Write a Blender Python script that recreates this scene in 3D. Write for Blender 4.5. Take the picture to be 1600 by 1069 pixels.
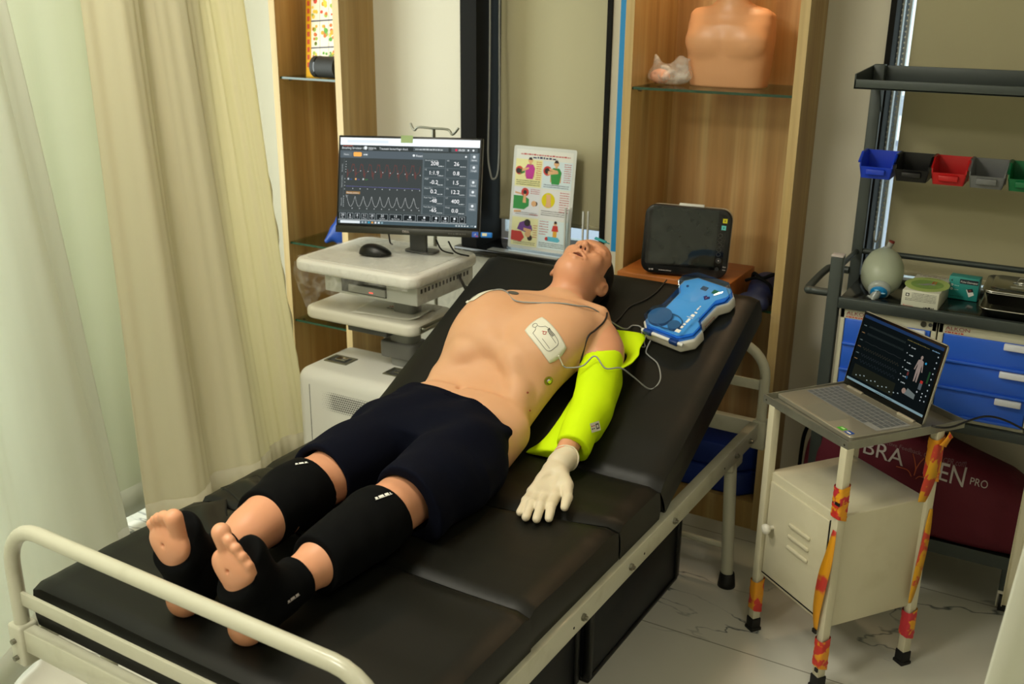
import bpy, bmesh, math, random
import numpy as np
from math import sin, cos, pi, radians, sqrt
from mathutils import Vector, Matrix, noise as mnoise
for _o in list(bpy.data.objects): bpy.data.objects.remove(_o)
SC = bpy.context.scene
COL = SC.collection
random.seed(7)

# ---------------------------------------------------------------- camera
def cam_matrix(pitch, roll, yaw):
    B = Matrix(((1,0,0),(0,0,-1),(0,1,0)))
    return Matrix.Rotation(radians(yaw),3,'Z') @ Matrix.Rotation(radians(-pitch),3,'X') @ B @ Matrix.Rotation(radians(roll),3,'Z')
_cd = bpy.data.cameras.new('camera'); _cam = bpy.data.objects.new('camera', _cd); COL.objects.link(_cam)
_cd.sensor_width = 36; _cd.sensor_fit = 'HORIZONTAL'; _cd.lens = 1590/1600*36
_cd.clip_start = .05
_cam.matrix_world = Matrix.Translation((0,0,1.72)) @ cam_matrix(18.9, .6, 29.5).to_4x4()
_cd.dof.use_dof = True; _cd.dof.focus_distance = 2.45; _cd.dof.aperture_fstop = 5.0
SC.camera = _cam
SC.view_settings.view_transform = 'Standard'; SC.view_settings.look = 'None'
SC.view_settings.exposure = 0.0; SC.view_settings.gamma = 1; SC.view_settings.use_curve_mapping = False

def lin(h):
    h = h.lstrip('#'); v = [int(h[i:i+2],16)/255 for i in (0,2,4)]
    return tuple((c/12.92 if c <= .04045 else ((c+.055)/1.055)**2.4) for c in v)+(1,)

# ---------------------------------------------------------------- world (daylight outside) and lamps
W = bpy.data.worlds.new('world'); SC.world = W; W.use_nodes = True
W.node_tree.nodes['Background'].inputs[0].default_value = (.90,.92,1,1)
W.node_tree.nodes['Background'].inputs[1].default_value = 2.3
def area(name, loc, rot, sx, sy, power, col):
    l = bpy.data.lights.new(name,'AREA'); l.shape='RECTANGLE'; l.size=sx; l.size_y=sy; l.energy=power; l.color=col
    o = bpy.data.objects.new(name,l); o.location=loc; o.rotation_euler=rot; COL.objects.link(o); return o
CEIL = 2.75
PANELS = [(-1.75,1.30,.6,.6,22),(-1.75,-.3,.6,.6,38),(.30,.9,.6,.6,7)]
for _x,_y,_a,_b,_p in PANELS:
    area('ceiling_lamp',(_x,_y,CEIL-.035),(0,0,0),_a,_b,_p,(1.0,.95,.80))
area('window_daylight',(-3.55,1.6,1.5),(0,radians(-90),0),1.7,2.0,66,(.90,1.0,.90))
for _x in (-1.06,-2.66):
    area('cabinet_downlight',(_x,3.25,2.40),(0,0,0),.12,.12,5.0 if _x>-2 else 2.4,(1.0,.68,.38))

# ---------------------------------------------------------------- materials
def mat(name, col, rough=.5, metal=0, spec=.5, coat=0, coat_rough=.1, trans=0, ior=1.45, emit=None, es=1, alpha=1,
        bump=None, var=None, sheen=0, sss=0):
    m = bpy.data.materials.new(name); m.use_nodes=True; nt=m.node_tree; b=nt.nodes['Principled BSDF']
    c = lin(col) if isinstance(col,str) else tuple(col)+(1,)
    b.inputs['Base Color'].default_value=c; b.inputs['Roughness'].default_value=rough; b.inputs['Metallic'].default_value=metal
    b.inputs['Specular IOR Level'].default_value=spec; b.inputs['Coat Weight'].default_value=coat; b.inputs['Coat Roughness'].default_value=coat_rough
    b.inputs['Transmission Weight'].default_value=trans; b.inputs['IOR'].default_value=ior; b.inputs['Alpha'].default_value=alpha
    if sheen: b.inputs['Sheen Weight'].default_value=sheen
    if sss:
        b.inputs['Subsurface Weight'].default_value=sss; b.inputs['Subsurface Radius'].default_value=(.02,.008,.004)
        b.inputs['Subsurface Scale'].default_value=.5
    if emit is not None:
        b.inputs['Emission Color'].default_value=lin(emit); b.inputs['Emission Strength'].default_value=es
    if var:   # (colour2, scale, contrast lo, hi)
        tc=nt.nodes.new('ShaderNodeTexCoord'); n=nt.nodes.new('ShaderNodeTexNoise'); n.inputs['Scale'].default_value=var[1]; n.inputs['Detail'].default_value=5
        mr=nt.nodes.new('ShaderNodeMapRange'); mr.inputs[1].default_value=var[2]; mr.inputs[2].default_value=var[3]
        mx=nt.nodes.new('ShaderNodeMix'); mx.data_type='RGBA'; mx.inputs[6].default_value=c; mx.inputs[7].default_value=lin(var[0])
        L=nt.links.new; L(tc.outputs['Object'],n.inputs['Vector']); L(n.outputs[0],mr.inputs[0]); L(mr.outputs[0],mx.inputs[0]); L(mx.outputs[2],b.inputs['Base Color'])
    if bump:  # (scale, strength, distance)
        tc=nt.nodes.new('ShaderNodeTexCoord'); n=nt.nodes.new('ShaderNodeTexNoise'); n.inputs['Scale'].default_value=bump[0]; n.inputs['Detail'].default_value=4
        bp=nt.nodes.new('ShaderNodeBump'); bp.inputs['Strength'].default_value=bump[1]; bp.inputs['Distance'].default_value=bump[2]
        L=nt.links.new; L(tc.outputs['Object'],n.inputs['Vector']); L(n.outputs[0],bp.inputs['Height']); L(bp.outputs[0],b.inputs['Normal'])
    return m
def wood(name, c1, c2, c3, rough=.42, axis='Z', scale=1.0):
    m = mat(name,c1,rough); nt=m.node_tree; b=nt.nodes['Principled BSDF']; L=nt.links.new
    tc=nt.nodes.new('ShaderNodeTexCoord'); mp=nt.nodes.new('ShaderNodeMapping')
    s={'Z':(9,9,.35),'X':(.35,9,9)}[axis]; mp.inputs['Scale'].default_value=tuple(q*scale for q in s)
    n=nt.nodes.new('ShaderNodeTexNoise'); n.inputs['Scale'].default_value=1.6; n.inputs['Detail'].default_value=6; n.inputs['Distortion'].default_value=.3
    n2=nt.nodes.new('ShaderNodeTexNoise'); n2.inputs['Scale'].default_value=9; n2.inputs['Detail'].default_value=3
    r=nt.nodes.new('ShaderNodeValToRGB'); e=r.color_ramp.elements; e[0].position=.36; e[0].color=lin(c1); e[1].position=.66; e[1].color=lin(c3)
    k=e.new(.5); k.color=lin(c2)
    mx=nt.nodes.new('ShaderNodeMix'); mx.data_type='RGBA'; mx.blend_type='MULTIPLY'; mx.inputs[0].default_value=.35
    L(tc.outputs['Object'],mp.inputs[0]); L(mp.outputs[0],n.inputs['Vector']); L(mp.outputs[0],n2.inputs['Vector'])
    L(n.outputs[0],r.inputs[0]); L(r.outputs[0],mx.inputs[6]); L(n2.outputs[0],mx.inputs[7]); L(mx.outputs[2],b.inputs['Base Color'])
    return m
M = {}
M['wall']=mat('wall_paint','#cfcab8',.75,bump=(60,.05,.002))
M['wallw']=mat('wall_paint_white','#d9d6c8',.7,bump=(60,.05,.002))
M['ceil']=mat('ceiling_paint','#e6e4da',.9)
M['black_frame']=mat('black_aluminium','#100f0c',.6,spec=.15)
M['granite']=mat('black_granite','#0c0c0c',.12,spec=.6)
M['wood']=wood('laminate_wood','#ae8a52','#bd9a60','#cdb078')
M['woodd']=wood('laminate_wood_back','#bd9058','#cba068','#dfbd86')
M['woodo']=wood('orange_wood','#a55a22','#b0642a','#bd7434',axis='X')
M['edge']=wood('laminate_edge','#c2a46a','#ccb07a','#d6bc88')
M['cream_metal']=mat('cream_enamel','#bbbaa6',.34,coat=.25,var=('#aeac96',14,.55,.75))
M['cream_cart']=mat('cream_cart_enamel','#cec8ae',.38,var=('#c2bb9e',9,.5,.8))
M['rubber']=mat('black_rubber','#0d0c0b',.6)
M['steel']=mat('steel','#b9b9b4',.22,metal=1)
M['steel_dull']=mat('dull_steel','#96968a',.38,metal=1,bump=(40,.1,.001))
M['bolt']=mat('bolt_zinc','#8d8b80',.35,metal=1)
M['dark_hole']=mat('dark_hole','#060606',.8)
M['white_plastic']=mat('white_plastic','#dcdcd6',.35)
M['offwhite_plastic']=mat('offwhite_plastic','#dedbce',.4)
M['grey_plastic']=mat('grey_plastic','#8b8c88',.45)
M['dgrey_plastic']=mat('dark_grey_plastic','#4c4d4b',.5)
M['black_plastic']=mat('black_plastic','#0e0f0f',.35)
M['black_gloss']=mat('black_gloss','#060707',.08,spec=.6)
M['rack_metal']=mat('dark_grey_powdercoat','#3c4341',.42,metal=.2,bump=(300,.03,.0005))
M['vinyl']=mat('black_vinyl','#0f100d',.42,spec=.28,bump=(220,.12,.0006),var=('#14140f',2.5,.45,.7))
M['skin']=mat('manikin_skin','#d5a580',.5,spec=.3,sss=.12,bump=(90,.03,.0006),var=('#ce9b72',4,.45,.75))
M['skin_leg']=mat('manikin_limb_skin','#d79a76',.4,sss=.1)
M['mouth']=mat('mouth_red','#6a1a22',.4)
M['hair']=mat('black_hair_cap','#0b0907',.55,bump=(150,.4,.001))
M['navy']=mat('navy_cloth','#060917',.9,spec=.12,bump=(35,.25,.004))
M['black_knit']=mat('black_neoprene','#050607',.85,spec=.12,bump=(30,.2,.003))
M['hivis']=mat('hi_vis_yellow','#cdf00a',.75,spec=.2,bump=(18,.35,.008))
M['glove']=mat('latex_glove','#d9cdb2',.5,bump=(55,.35,.002),sss=.1)
M['pad_white']=mat('pad_white','#dbd9c8',.5)
M['ink']=mat('ink_grey','#50504c',.6)
M['ink_black']=mat('ink_black','#151515',.6)
M['ink_red']=mat('ink_red','#b83a34',.6)
M['ink_navy']=mat('ink_navy','#1f2552',.6)
M['cable_grey']=mat('grey_cable','#8d8f8c',.45)
M['cable_black']=mat('black_cable','#0e0e0e',.45)
M['white']=mat('white_print','#e8e8e2',.5)
M['paper']=mat('paper','#d9d7cc',.7)
M['blue_drawer']=mat('blue_drawer_plastic','#2a62d8',.4)
M['maroon']=mat('maroon_fabric','#5a0d22',.75,bump=(25,.3,.006))
M['silver_print']=mat('silver_print','#b9b0ae',.5)
M['orange_print']=mat('orange_print','#b8542a',.5)
M['blue_foam']=mat('blue_foam','#0d2f86',.6)
M['blue_bag']=mat('blue_bag_plastic','#0f3f94',.4)
def glassm(name, tint, rough=.0, mixf=.85):
    m=bpy.data.materials.new(name); m.use_nodes=True; nt=m.node_tree; nt.nodes.clear()
    o=nt.nodes.new('ShaderNodeOutputMaterial'); t=nt.nodes.new('ShaderNodeBsdfTransparent'); g=nt.nodes.new('ShaderNodeBsdfGlossy'); mx=nt.nodes.new('ShaderNodeMixShader'); f=nt.nodes.new('ShaderNodeMapRange'); lw=nt.nodes.new('ShaderNodeLayerWeight'); lw.inputs[0].default_value=.25; nt.links.new(lw.outputs['Fresnel'],f.inputs[0]); lw.inputs[0].default_value=.5; pw=nt.nodes.new('ShaderNodeMath'); pw.operation='POWER'; pw.inputs[1].default_value=4; nt.links.new(lw.outputs['Facing'],pw.inputs[0]); nt.links.new(pw.outputs[0],f.inputs[0]); f.inputs[3].default_value=.035; f.inputs[4].default_value=.55
    t.inputs[0].default_value=lin(tint); g.inputs['Roughness'].default_value=rough
    nt.links.new(f.outputs[0],mx.inputs[0]); nt.links.new(t.outputs[0],mx.inputs[1]); nt.links.new(g.outputs[0],mx.inputs[2]); nt.links.new(mx.outputs[0],o.inputs[0]); return m
M['glass']=glassm('clear_glass','#dfe9e4')
M['glass_edge']=mat('green_glass_edge','#0c3a24',.15,spec=.7)
M['acrylic']=glassm('clear_acrylic','#eef0f0',.03)
def wrapm(name,base=.16,amp=.5):
    m=bpy.data.materials.new(name); m.use_nodes=True; nt=m.node_tree; nt.nodes.clear(); L=nt.links.new
    o=nt.nodes.new('ShaderNodeOutputMaterial'); t=nt.nodes.new('ShaderNodeBsdfTransparent'); g=nt.nodes.new('ShaderNodeBsdfPrincipled'); mx=nt.nodes.new('ShaderNodeMixShader')
    g.inputs['Base Color'].default_value=(.95,.95,.92,1); g.inputs['Roughness'].default_value=.2
    tc=nt.nodes.new('ShaderNodeTexCoord'); n=nt.nodes.new('ShaderNodeTexNoise'); n.inputs['Scale'].default_value=22; n.inputs['Detail'].default_value=6; n.inputs['Distortion'].default_value=1.2
    mr=nt.nodes.new('ShaderNodeMapRange'); mr.inputs[1].default_value=.42; mr.inputs[2].default_value=.75; mr.inputs[3].default_value=base; mr.inputs[4].default_value=min(1,base+amp)
    bp=nt.nodes.new('ShaderNodeBump'); bp.inputs['Strength'].default_value=.9; bp.inputs['Distance'].default_value=.008
    L(tc.outputs['Object'],n.inputs['Vector']); L(n.outputs[0],mr.inputs[0]); L(mr.outputs[0],mx.inputs[0]); L(n.outputs[0],bp.inputs['Height']); L(bp.outputs[0],g.inputs['Normal'])
    L(t.outputs[0],mx.inputs[1]); L(g.outputs[0],mx.inputs[2]); L(mx.outputs[0],o.inputs[0]); return m
M['wrap']=wrapm('crumpled_clear_film',.04,.20)
def clothm(name, col, trl, scale=260, tr=.42):
    m=mat(name,col,.8); nt=m.node_tree; b=nt.nodes['Principled BSDF']; L=nt.links.new
    o=nt.nodes['Material Output']; t=nt.nodes.new('ShaderNodeBsdfTranslucent'); t.inputs[0].default_value=lin(trl); mx=nt.nodes.new('ShaderNodeMixShader'); mx.inputs[0].default_value=tr
    L(b.outputs[0],mx.inputs[1]); L(t.outputs[0],mx.inputs[2]); L(mx.outputs[0],o.inputs[0])
    tc=nt.nodes.new('ShaderNodeTexCoord'); mp=nt.nodes.new('ShaderNodeMapping'); mp.inputs['Rotation'].default_value=(radians(45),0,0); mp.inputs['Scale'].default_value=(0,1,1)
    ck=nt.nodes.new('ShaderNodeTexChecker'); ck.inputs['Scale'].default_value=scale*.5
    bp=nt.nodes.new('ShaderNodeBump'); bp.inputs['Strength'].default_value=.25; bp.inputs['Distance'].default_value=.0015
    L(tc.outputs['Object'],mp.inputs[0]); L(mp.outputs[0],ck.inputs['Vector']); L(ck.outputs['Fac'],bp.inputs['Height']); L(bp.outputs[0],b.inputs['Normal'])
    return m
M['curtain_cream']=clothm('cream_curtain_cloth','#eeead2','#e8e0be')
M['curtain_white']=clothm('white_curtain_cloth','#eceee4','#eef2e6')
M['curtain_pale']=clothm('pale_curtain_cloth','#dcdfd0','#c6ccb4',tr=.3)  # white curtain cloth toned down in colour, so window light does not blow out
def emat(name, col, es=1.0):
    m=bpy.data.materials.new(name); m.use_nodes=True; nt=m.node_tree; nt.nodes.clear()
    o=nt.nodes.new('ShaderNodeOutputMaterial'); e=nt.nodes.new('ShaderNodeEmission'); e.inputs[0].default_value=lin(col); e.inputs[1].default_value=es
    nt.links.new(e.outputs[0],o.inputs[0]); return m
EM={}
def em(col, es=1.0):
    k=(col,es)
    if k not in EM: EM[k]=emat('screen_'+col.strip('#'),col,es)
    return EM[k]
PR={}
def pr(col, rough=.6):
    if (col,rough) not in PR: PR[(col,rough)]=mat('print_'+col.strip('#'),col,rough)
    return PR[(col,rough)]
# ---------------------------------------------------------------- object helpers
class Frame:
    def __init__(s, loc, rz): s.loc=Vector(loc); s.rz=rz; s.R=Matrix.Rotation(rz,3,'Z')
    def w(s,p): return s.R@Vector(p)+s.loc
WF = Frame((0,0,0),0)
BF = Frame((-1.285,1.03,0), radians(-1.7))      # the bed's own frame: x right, y towards the head, z up
def _tags(o,label,cat,group,kind):
    if label: o['label']=label
    if cat: o['category']=cat
    if group: o['group']=group
    if kind: o['kind']=kind
class Thing:
    def __init__(s, name, label, cat, org, frame=WF, group=None, kind=None):
        s.o=bpy.data.objects.new(name,None); COL.objects.link(s.o); s.org=Vector(org); s.frame=frame
        s.o.location=frame.w(org); s.o.rotation_euler=(0,0,frame.rz); s.o.empty_display_size=.05
        _tags(s.o,label,cat,group,kind)
class Sub:
    def __init__(s,o,t): s.o=o; s.org=t.org; s.frame=t.frame
class MB:
    def __init__(s): s.v=[]; s.f=[]; s.mi=[]; s.m=0; s.M=Matrix.Identity(4); s.sm=[]; s.smooth=True
    def add(s,vs,fs,smooth=None):
        b=len(s.v); s.v+= [s.M@Vector(p) for p in vs]; s.f+=[tuple(b+i for i in f) for f in fs]; s.mi+=[s.m]*len(fs)
        s.sm+=[s.smooth if smooth is None else smooth]*len(fs); return s
    def bm(s,bm,smooth=None):
        bm.verts.index_update(); s.add([v.co[:] for v in bm.verts],[[v.index for v in f.verts] for f in bm.faces],smooth); bm.free(); return s
    def box(s,x0,y0,z0,x1,y1,z1,r=0,seg=2,smooth=None):
        bm=bmesh.new(); bmesh.ops.create_cube(bm,size=1)
        for v in bm.verts: v.co=((x0+x1)/2+v.co.x*(x1-x0),(y0+y1)/2+v.co.y*(y1-y0),(z0+z1)/2+v.co.z*(z1-z0))
        if r>0: bmesh.ops.bevel(bm,geom=bm.edges[:],offset=r,segments=seg,profile=.5,affect='EDGES')
        return s.bm(bm,(r>0) if smooth is None else smooth)
    def prism(s,poly,z0,z1,r=0,seg=2,hole=None):
        bm=bmesh.new(); vs=[bm.verts.new((p[0],p[1],z0)) for p in poly]; f=bm.faces.new(vs)
        ex=bmesh.ops.extrude_face_region(bm,geom=[f]); 
        for g in ex['geom']:
            if isinstance(g,bmesh.types.BMVert): g.co.z=z1
        bmesh.ops.recalc_face_normals(bm,faces=bm.faces[:])
        if r>0:
            es=[e for e in bm.edges if abs(e.verts[0].co.z-e.verts[1].co.z)<1e-6]
            bmesh.ops.bevel(bm,geom=es,offset=r,segments=seg,profile=.5,affect='EDGES')
        return s.bm(bm,r>0)
    def cyl(s,p0,p1,r0,r1=None,n=16,cap=True,smooth=True):
        r1=r0 if r1 is None else r1; p0=Vector(p0); p1=Vector(p1); d=(p1-p0).normalized()
        a=d.orthogonal().normalized(); b=d.cross(a); vs=[]; fs=[]
        for p,r in ((p0,r0),(p1,r1)):
            for i in range(n): t=2*pi*i/n; vs.append(p+(a*cos(t)+b*sin(t))*r)
        for i in range(n): j=(i+1)%n; fs.append((i,j,n+j,n+i))
        s.add(vs,fs,smooth)
        if cap: s.add(vs,[tuple(range(n))[::-1],tuple(range(n,2*n))],False)
        return s
    def tube(s,pts,r,n=10,cap=True,closed=False):
        pts=[Vector(p) for p in pts]; N=len(pts); rr=r if isinstance(r,(list,tuple)) else [r]*N
        vs=[]; fs=[]; prev=None
        for i,p in enumerate(pts):
            d=(pts[min(i+1,N-1)]-pts[max(i-1,0)])
            if closed: d=pts[(i+1)%N]-pts[(i-1)%N]
            d.normalize()
            a=d.orthogonal().normalized() if prev is None else (prev-d*prev.dot(d)).normalized()
            prev=a; b=d.cross(a)
            for k in range(n): t=2*pi*k/n; vs.append(p+(a*cos(t)+b*sin(t))*rr[i])
        for i in range(N if closed else N-1):
            i2=(i+1)%N
            for k in range(n): j=(k+1)%n; fs.append((i*n+k,i*n+j,i2*n+j,i2*n+k))
        s.add(vs,fs,True)
        if cap and not closed: s.add(vs,[tuple(range(n))[::-1],tuple(range((N-1)*n,N*n))],False)
        return s
    def bar(s,pts,w,h,up=(0,0,1)):     # rectangular section swept along pts
        pts=[Vector(p) for p in pts]; N=len(pts); vs=[]; fs=[]; up=Vector(up)
        for i,p in enumerate(pts):
            d=(pts[min(i+1,N-1)]-pts[max(i-1,0)]).normalized(); sd=d.cross(up).normalized(); u=sd.cross(d)
            for a,b in ((-1,-1),(1,-1),(1,1),(-1,1)): vs.append(p+sd*a*w/2+u*b*h/2)
        for i in range(N-1):
            for k in range(4): j=(k+1)%4; fs.append((i*4+k,i*4+j,i*4+4+j,i*4+4+k))
        fs+=[(3,2,1,0),tuple(range((N-1)*4,N*4))]
        return s.add(vs,fs,False)
    def ell(s,c,r,nu=20,nv=12,R=None):
        vs=[];fs=[]
        for i in range(nv+1):
            t=pi*i/nv
            for k in range(nu):
                p=2*pi*k/nu; q=Vector((r[0]*sin(t)*cos(p),r[1]*sin(t)*sin(p),r[2]*cos(t)))
                if R: q=R@q
                vs.append(Vector(c)+q)
        for i in range(nv):
            for k in range(nu): j=(k+1)%nu; fs.append((i*nu+k,(i+1)*nu+k,(i+1)*nu+j,i*nu+j))
        return s.add(vs,fs,True)
    def lathe(s,prof,c=(0,0,0),n=24,R=None):   # prof [(r,z)]
        vs=[];fs=[]
        for r,z in prof:
            for k in range(n):
                t=2*pi*k/n; q=Vector((r*cos(t),r*sin(t),z))
                if R: q=R@q
                vs.append(Vector(c)+q)
        for i in range(len(prof)-1):
            for k in range(n): j=(k+1)%n; fs.append((i*n+k,i*n+j,(i+1)*n+j,(i+1)*n+k))
        return s.add(vs,fs,True)
    def grid(s,fn,nu,nv,smooth=True,closed_u=False):
        vs=[fn(i/(nu if closed_u else nu-1),j/(nv-1)) for j in range(nv) for i in range(nu)]; fs=[]
        for j in range(nv-1):
            for i in range(nu if closed_u else nu-1): i2=(i+1)%nu; fs.append((j*nu+i,j*nu+i2,(j+1)*nu+i2,(j+1)*nu+i))
        return s.add(vs,fs,smooth)
    def quad(s,a,b,c,d): return s.add([a,b,c,d],[(0,1,2,3)],False)
    def build(s,name,mats,parent=None,label=None,cat=None,group=None,kind=None,org=None,frame=WF,solid=0,sub=0):
        me=bpy.data.meshes.new(name); og=parent.org if parent else Vector(org if org is not None else (0,0,0))
        me.from_pydata([tuple(v-og) for v in s.v],[],s.f); ms=mats if isinstance(mats,(list,tuple)) else [mats]
        for m in ms: me.materials.append(m)
        me.polygons.foreach_set('material_index',s.mi); me.polygons.foreach_set('use_smooth',s.sm); me.update()
        o=bpy.data.objects.new(name,me); COL.objects.link(o)
        if parent: o.parent=parent.o
        else: o.location=frame.w(og); o.rotation_euler=(0,0,frame.rz)
        _tags(o,label,cat,group,kind)
        if sub: md=o.modifiers.new('s','SUBSURF'); md.levels=sub; md.render_levels=sub
        if solid: md=o.modifiers.new('t','SOLIDIFY'); md.thickness=solid; md.offset=0
        return Sub(o,parent) if parent else o
def flat(col_or_mat): return col_or_mat
def rrect(w,h,r,n=5,cx=0,cy=0):
    P=[]
    for sx,sy,a0 in ((1,1,0),(-1,1,90),(-1,-1,180),(1,-1,270)):
        for i in range(n+1):
            a=radians(a0+90*i/n); P.append((cx+sx*(w/2-r)+r*cos(a),cy+sy*(h/2-r)+r*sin(a)))
    return P
def crom(P,k=8,closed=False):
    P=[Vector(p) for p in P]; out=[]; N=len(P)
    for i in range(N if closed else N-1):
        if closed: a,b,c,d=P[(i-1)%N],P[i],P[(i+1)%N],P[(i+2)%N]
        else: a,b,c,d=P[max(i-1,0)],P[i],P[i+1],P[min(i+2,N-1)]
        for j in range(k):
            t=j/k; out.append(.5*((2*b)+(c-a)*t+(2*a-5*b+4*c-d)*t*t+(3*b-a-3*c+d)*t**3))
    if not closed: out.append(P[-1])
    return out
_tx={}
def textmesh(s):
    if s not in _tx:
        cu=bpy.data.curves.new('t','FONT'); cu.body=s; cu.size=1; cu.resolution_u=3; o=bpy.data.objects.new('t',cu); COL.objects.link(o)
        dg=bpy.context.evaluated_depsgraph_get(); me=o.evaluated_get(dg).to_mesh()
        vs=[tuple(v.co) for v in me.vertices]; fs=[tuple(p.vertices) for p in me.polygons]
        o.evaluated_get(dg).to_mesh_clear(); bpy.data.objects.remove(o); bpy.data.curves.remove(cu)
        x0=min([v[0] for v in vs] or [0]); x1=max([v[0] for v in vs] or [0]); _tx[s]=(vs,fs,x0,x1)
    return _tx[s]
class Panel:
    """flat print or screen in a plane: origin o, unit vectors ux, uy, sizes in metres; layers step along n"""
    def __init__(s,mb,o,ux,uy,w,h,step=.0003):
        s.mb=mb; s.o=Vector(o); s.ux=Vector(ux).normalized(); s.uy=Vector(uy).normalized(); s.n=s.ux.cross(s.uy); s.w=w; s.h=h; s.k=1; s.st=step; s.mats=[]
    def mi(s,m):
        if m not in s.mats: s.mats.append(m)
        s.mb.m=s.mats.index(m)
    def P(s,u,v,k): return s.o+s.ux*(u*s.w)+s.uy*(v*s.h)+s.n*(s.st*k)
    def rect(s,u0,v0,u1,v1,m,k=1): s.mi(m); s.mb.quad(s.P(u0,v0,k),s.P(u1,v0,k),s.P(u1,v1,k),s.P(u0,v1,k))
    def poly(s,pts,m,k=2): s.mi(m); s.mb.add([s.P(u,v,k) for u,v in pts],[tuple(range(len(pts)))],False)
    def disc(s,u,v,r,m,k=2,n=14,ry=None): # r as fraction of height
        rx=r*s.h/s.w; ry=ry or r; s.poly([(u+rx*cos(2*pi*i/n),v+ry*sin(2*pi*i/n)) for i in range(n)],m,k)
    def line(s,pts,wd,m,k=2):
        s.mi(m); P=[s.P(u,v,k) for u,v in pts]; vs=[]; fs=[]
        for i,p in enumerate(P):
            d=(P[min(i+1,len(P)-1)]-P[max(i-1,0)]).normalized(); q=s.n.cross(d)*wd/2; vs+=[p-q,p+q]
        for i in range(len(P)-1): fs.append((2*i,2*i+2,2*i+3,2*i+1))
        s.mb.add(vs,fs,False)
    def text(s,t,u,v,size,m,k=3,align='l',sx=1.0,ang=0):
        vs,fs,x0,x1=textmesh(t)
        if not vs: return
        s.mi(m); sz=size*s.h; off={'l':0,'c':-(x0+x1)/2,'r':-x1}[align]; b=s.P(u,v,k); c,d=cos(ang),sin(ang)
        s.mb.add([b+s.ux*(((p[0]+off)*c*sx-p[1]*d)*sz)+s.uy*(((p[0]+off)*d*sx+p[1]*c)*sz) for p in vs],fs,False)
    def scrib(s,u0,v0,u1,size,m,k=3,seed=0):   # unreadably small line of print: short dashes
        rn=random.Random(seed*131+int(u0*999)+int(v0*7777)); u=u0
        while u<u1:
            l=rn.uniform(.4,1.6)*size*s.h/s.w; s.rect(u,v0,min(u+l,u1),v0+size*rn.uniform(.45,.7),m,k); u+=l+.35*size*s.h/s.w

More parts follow.
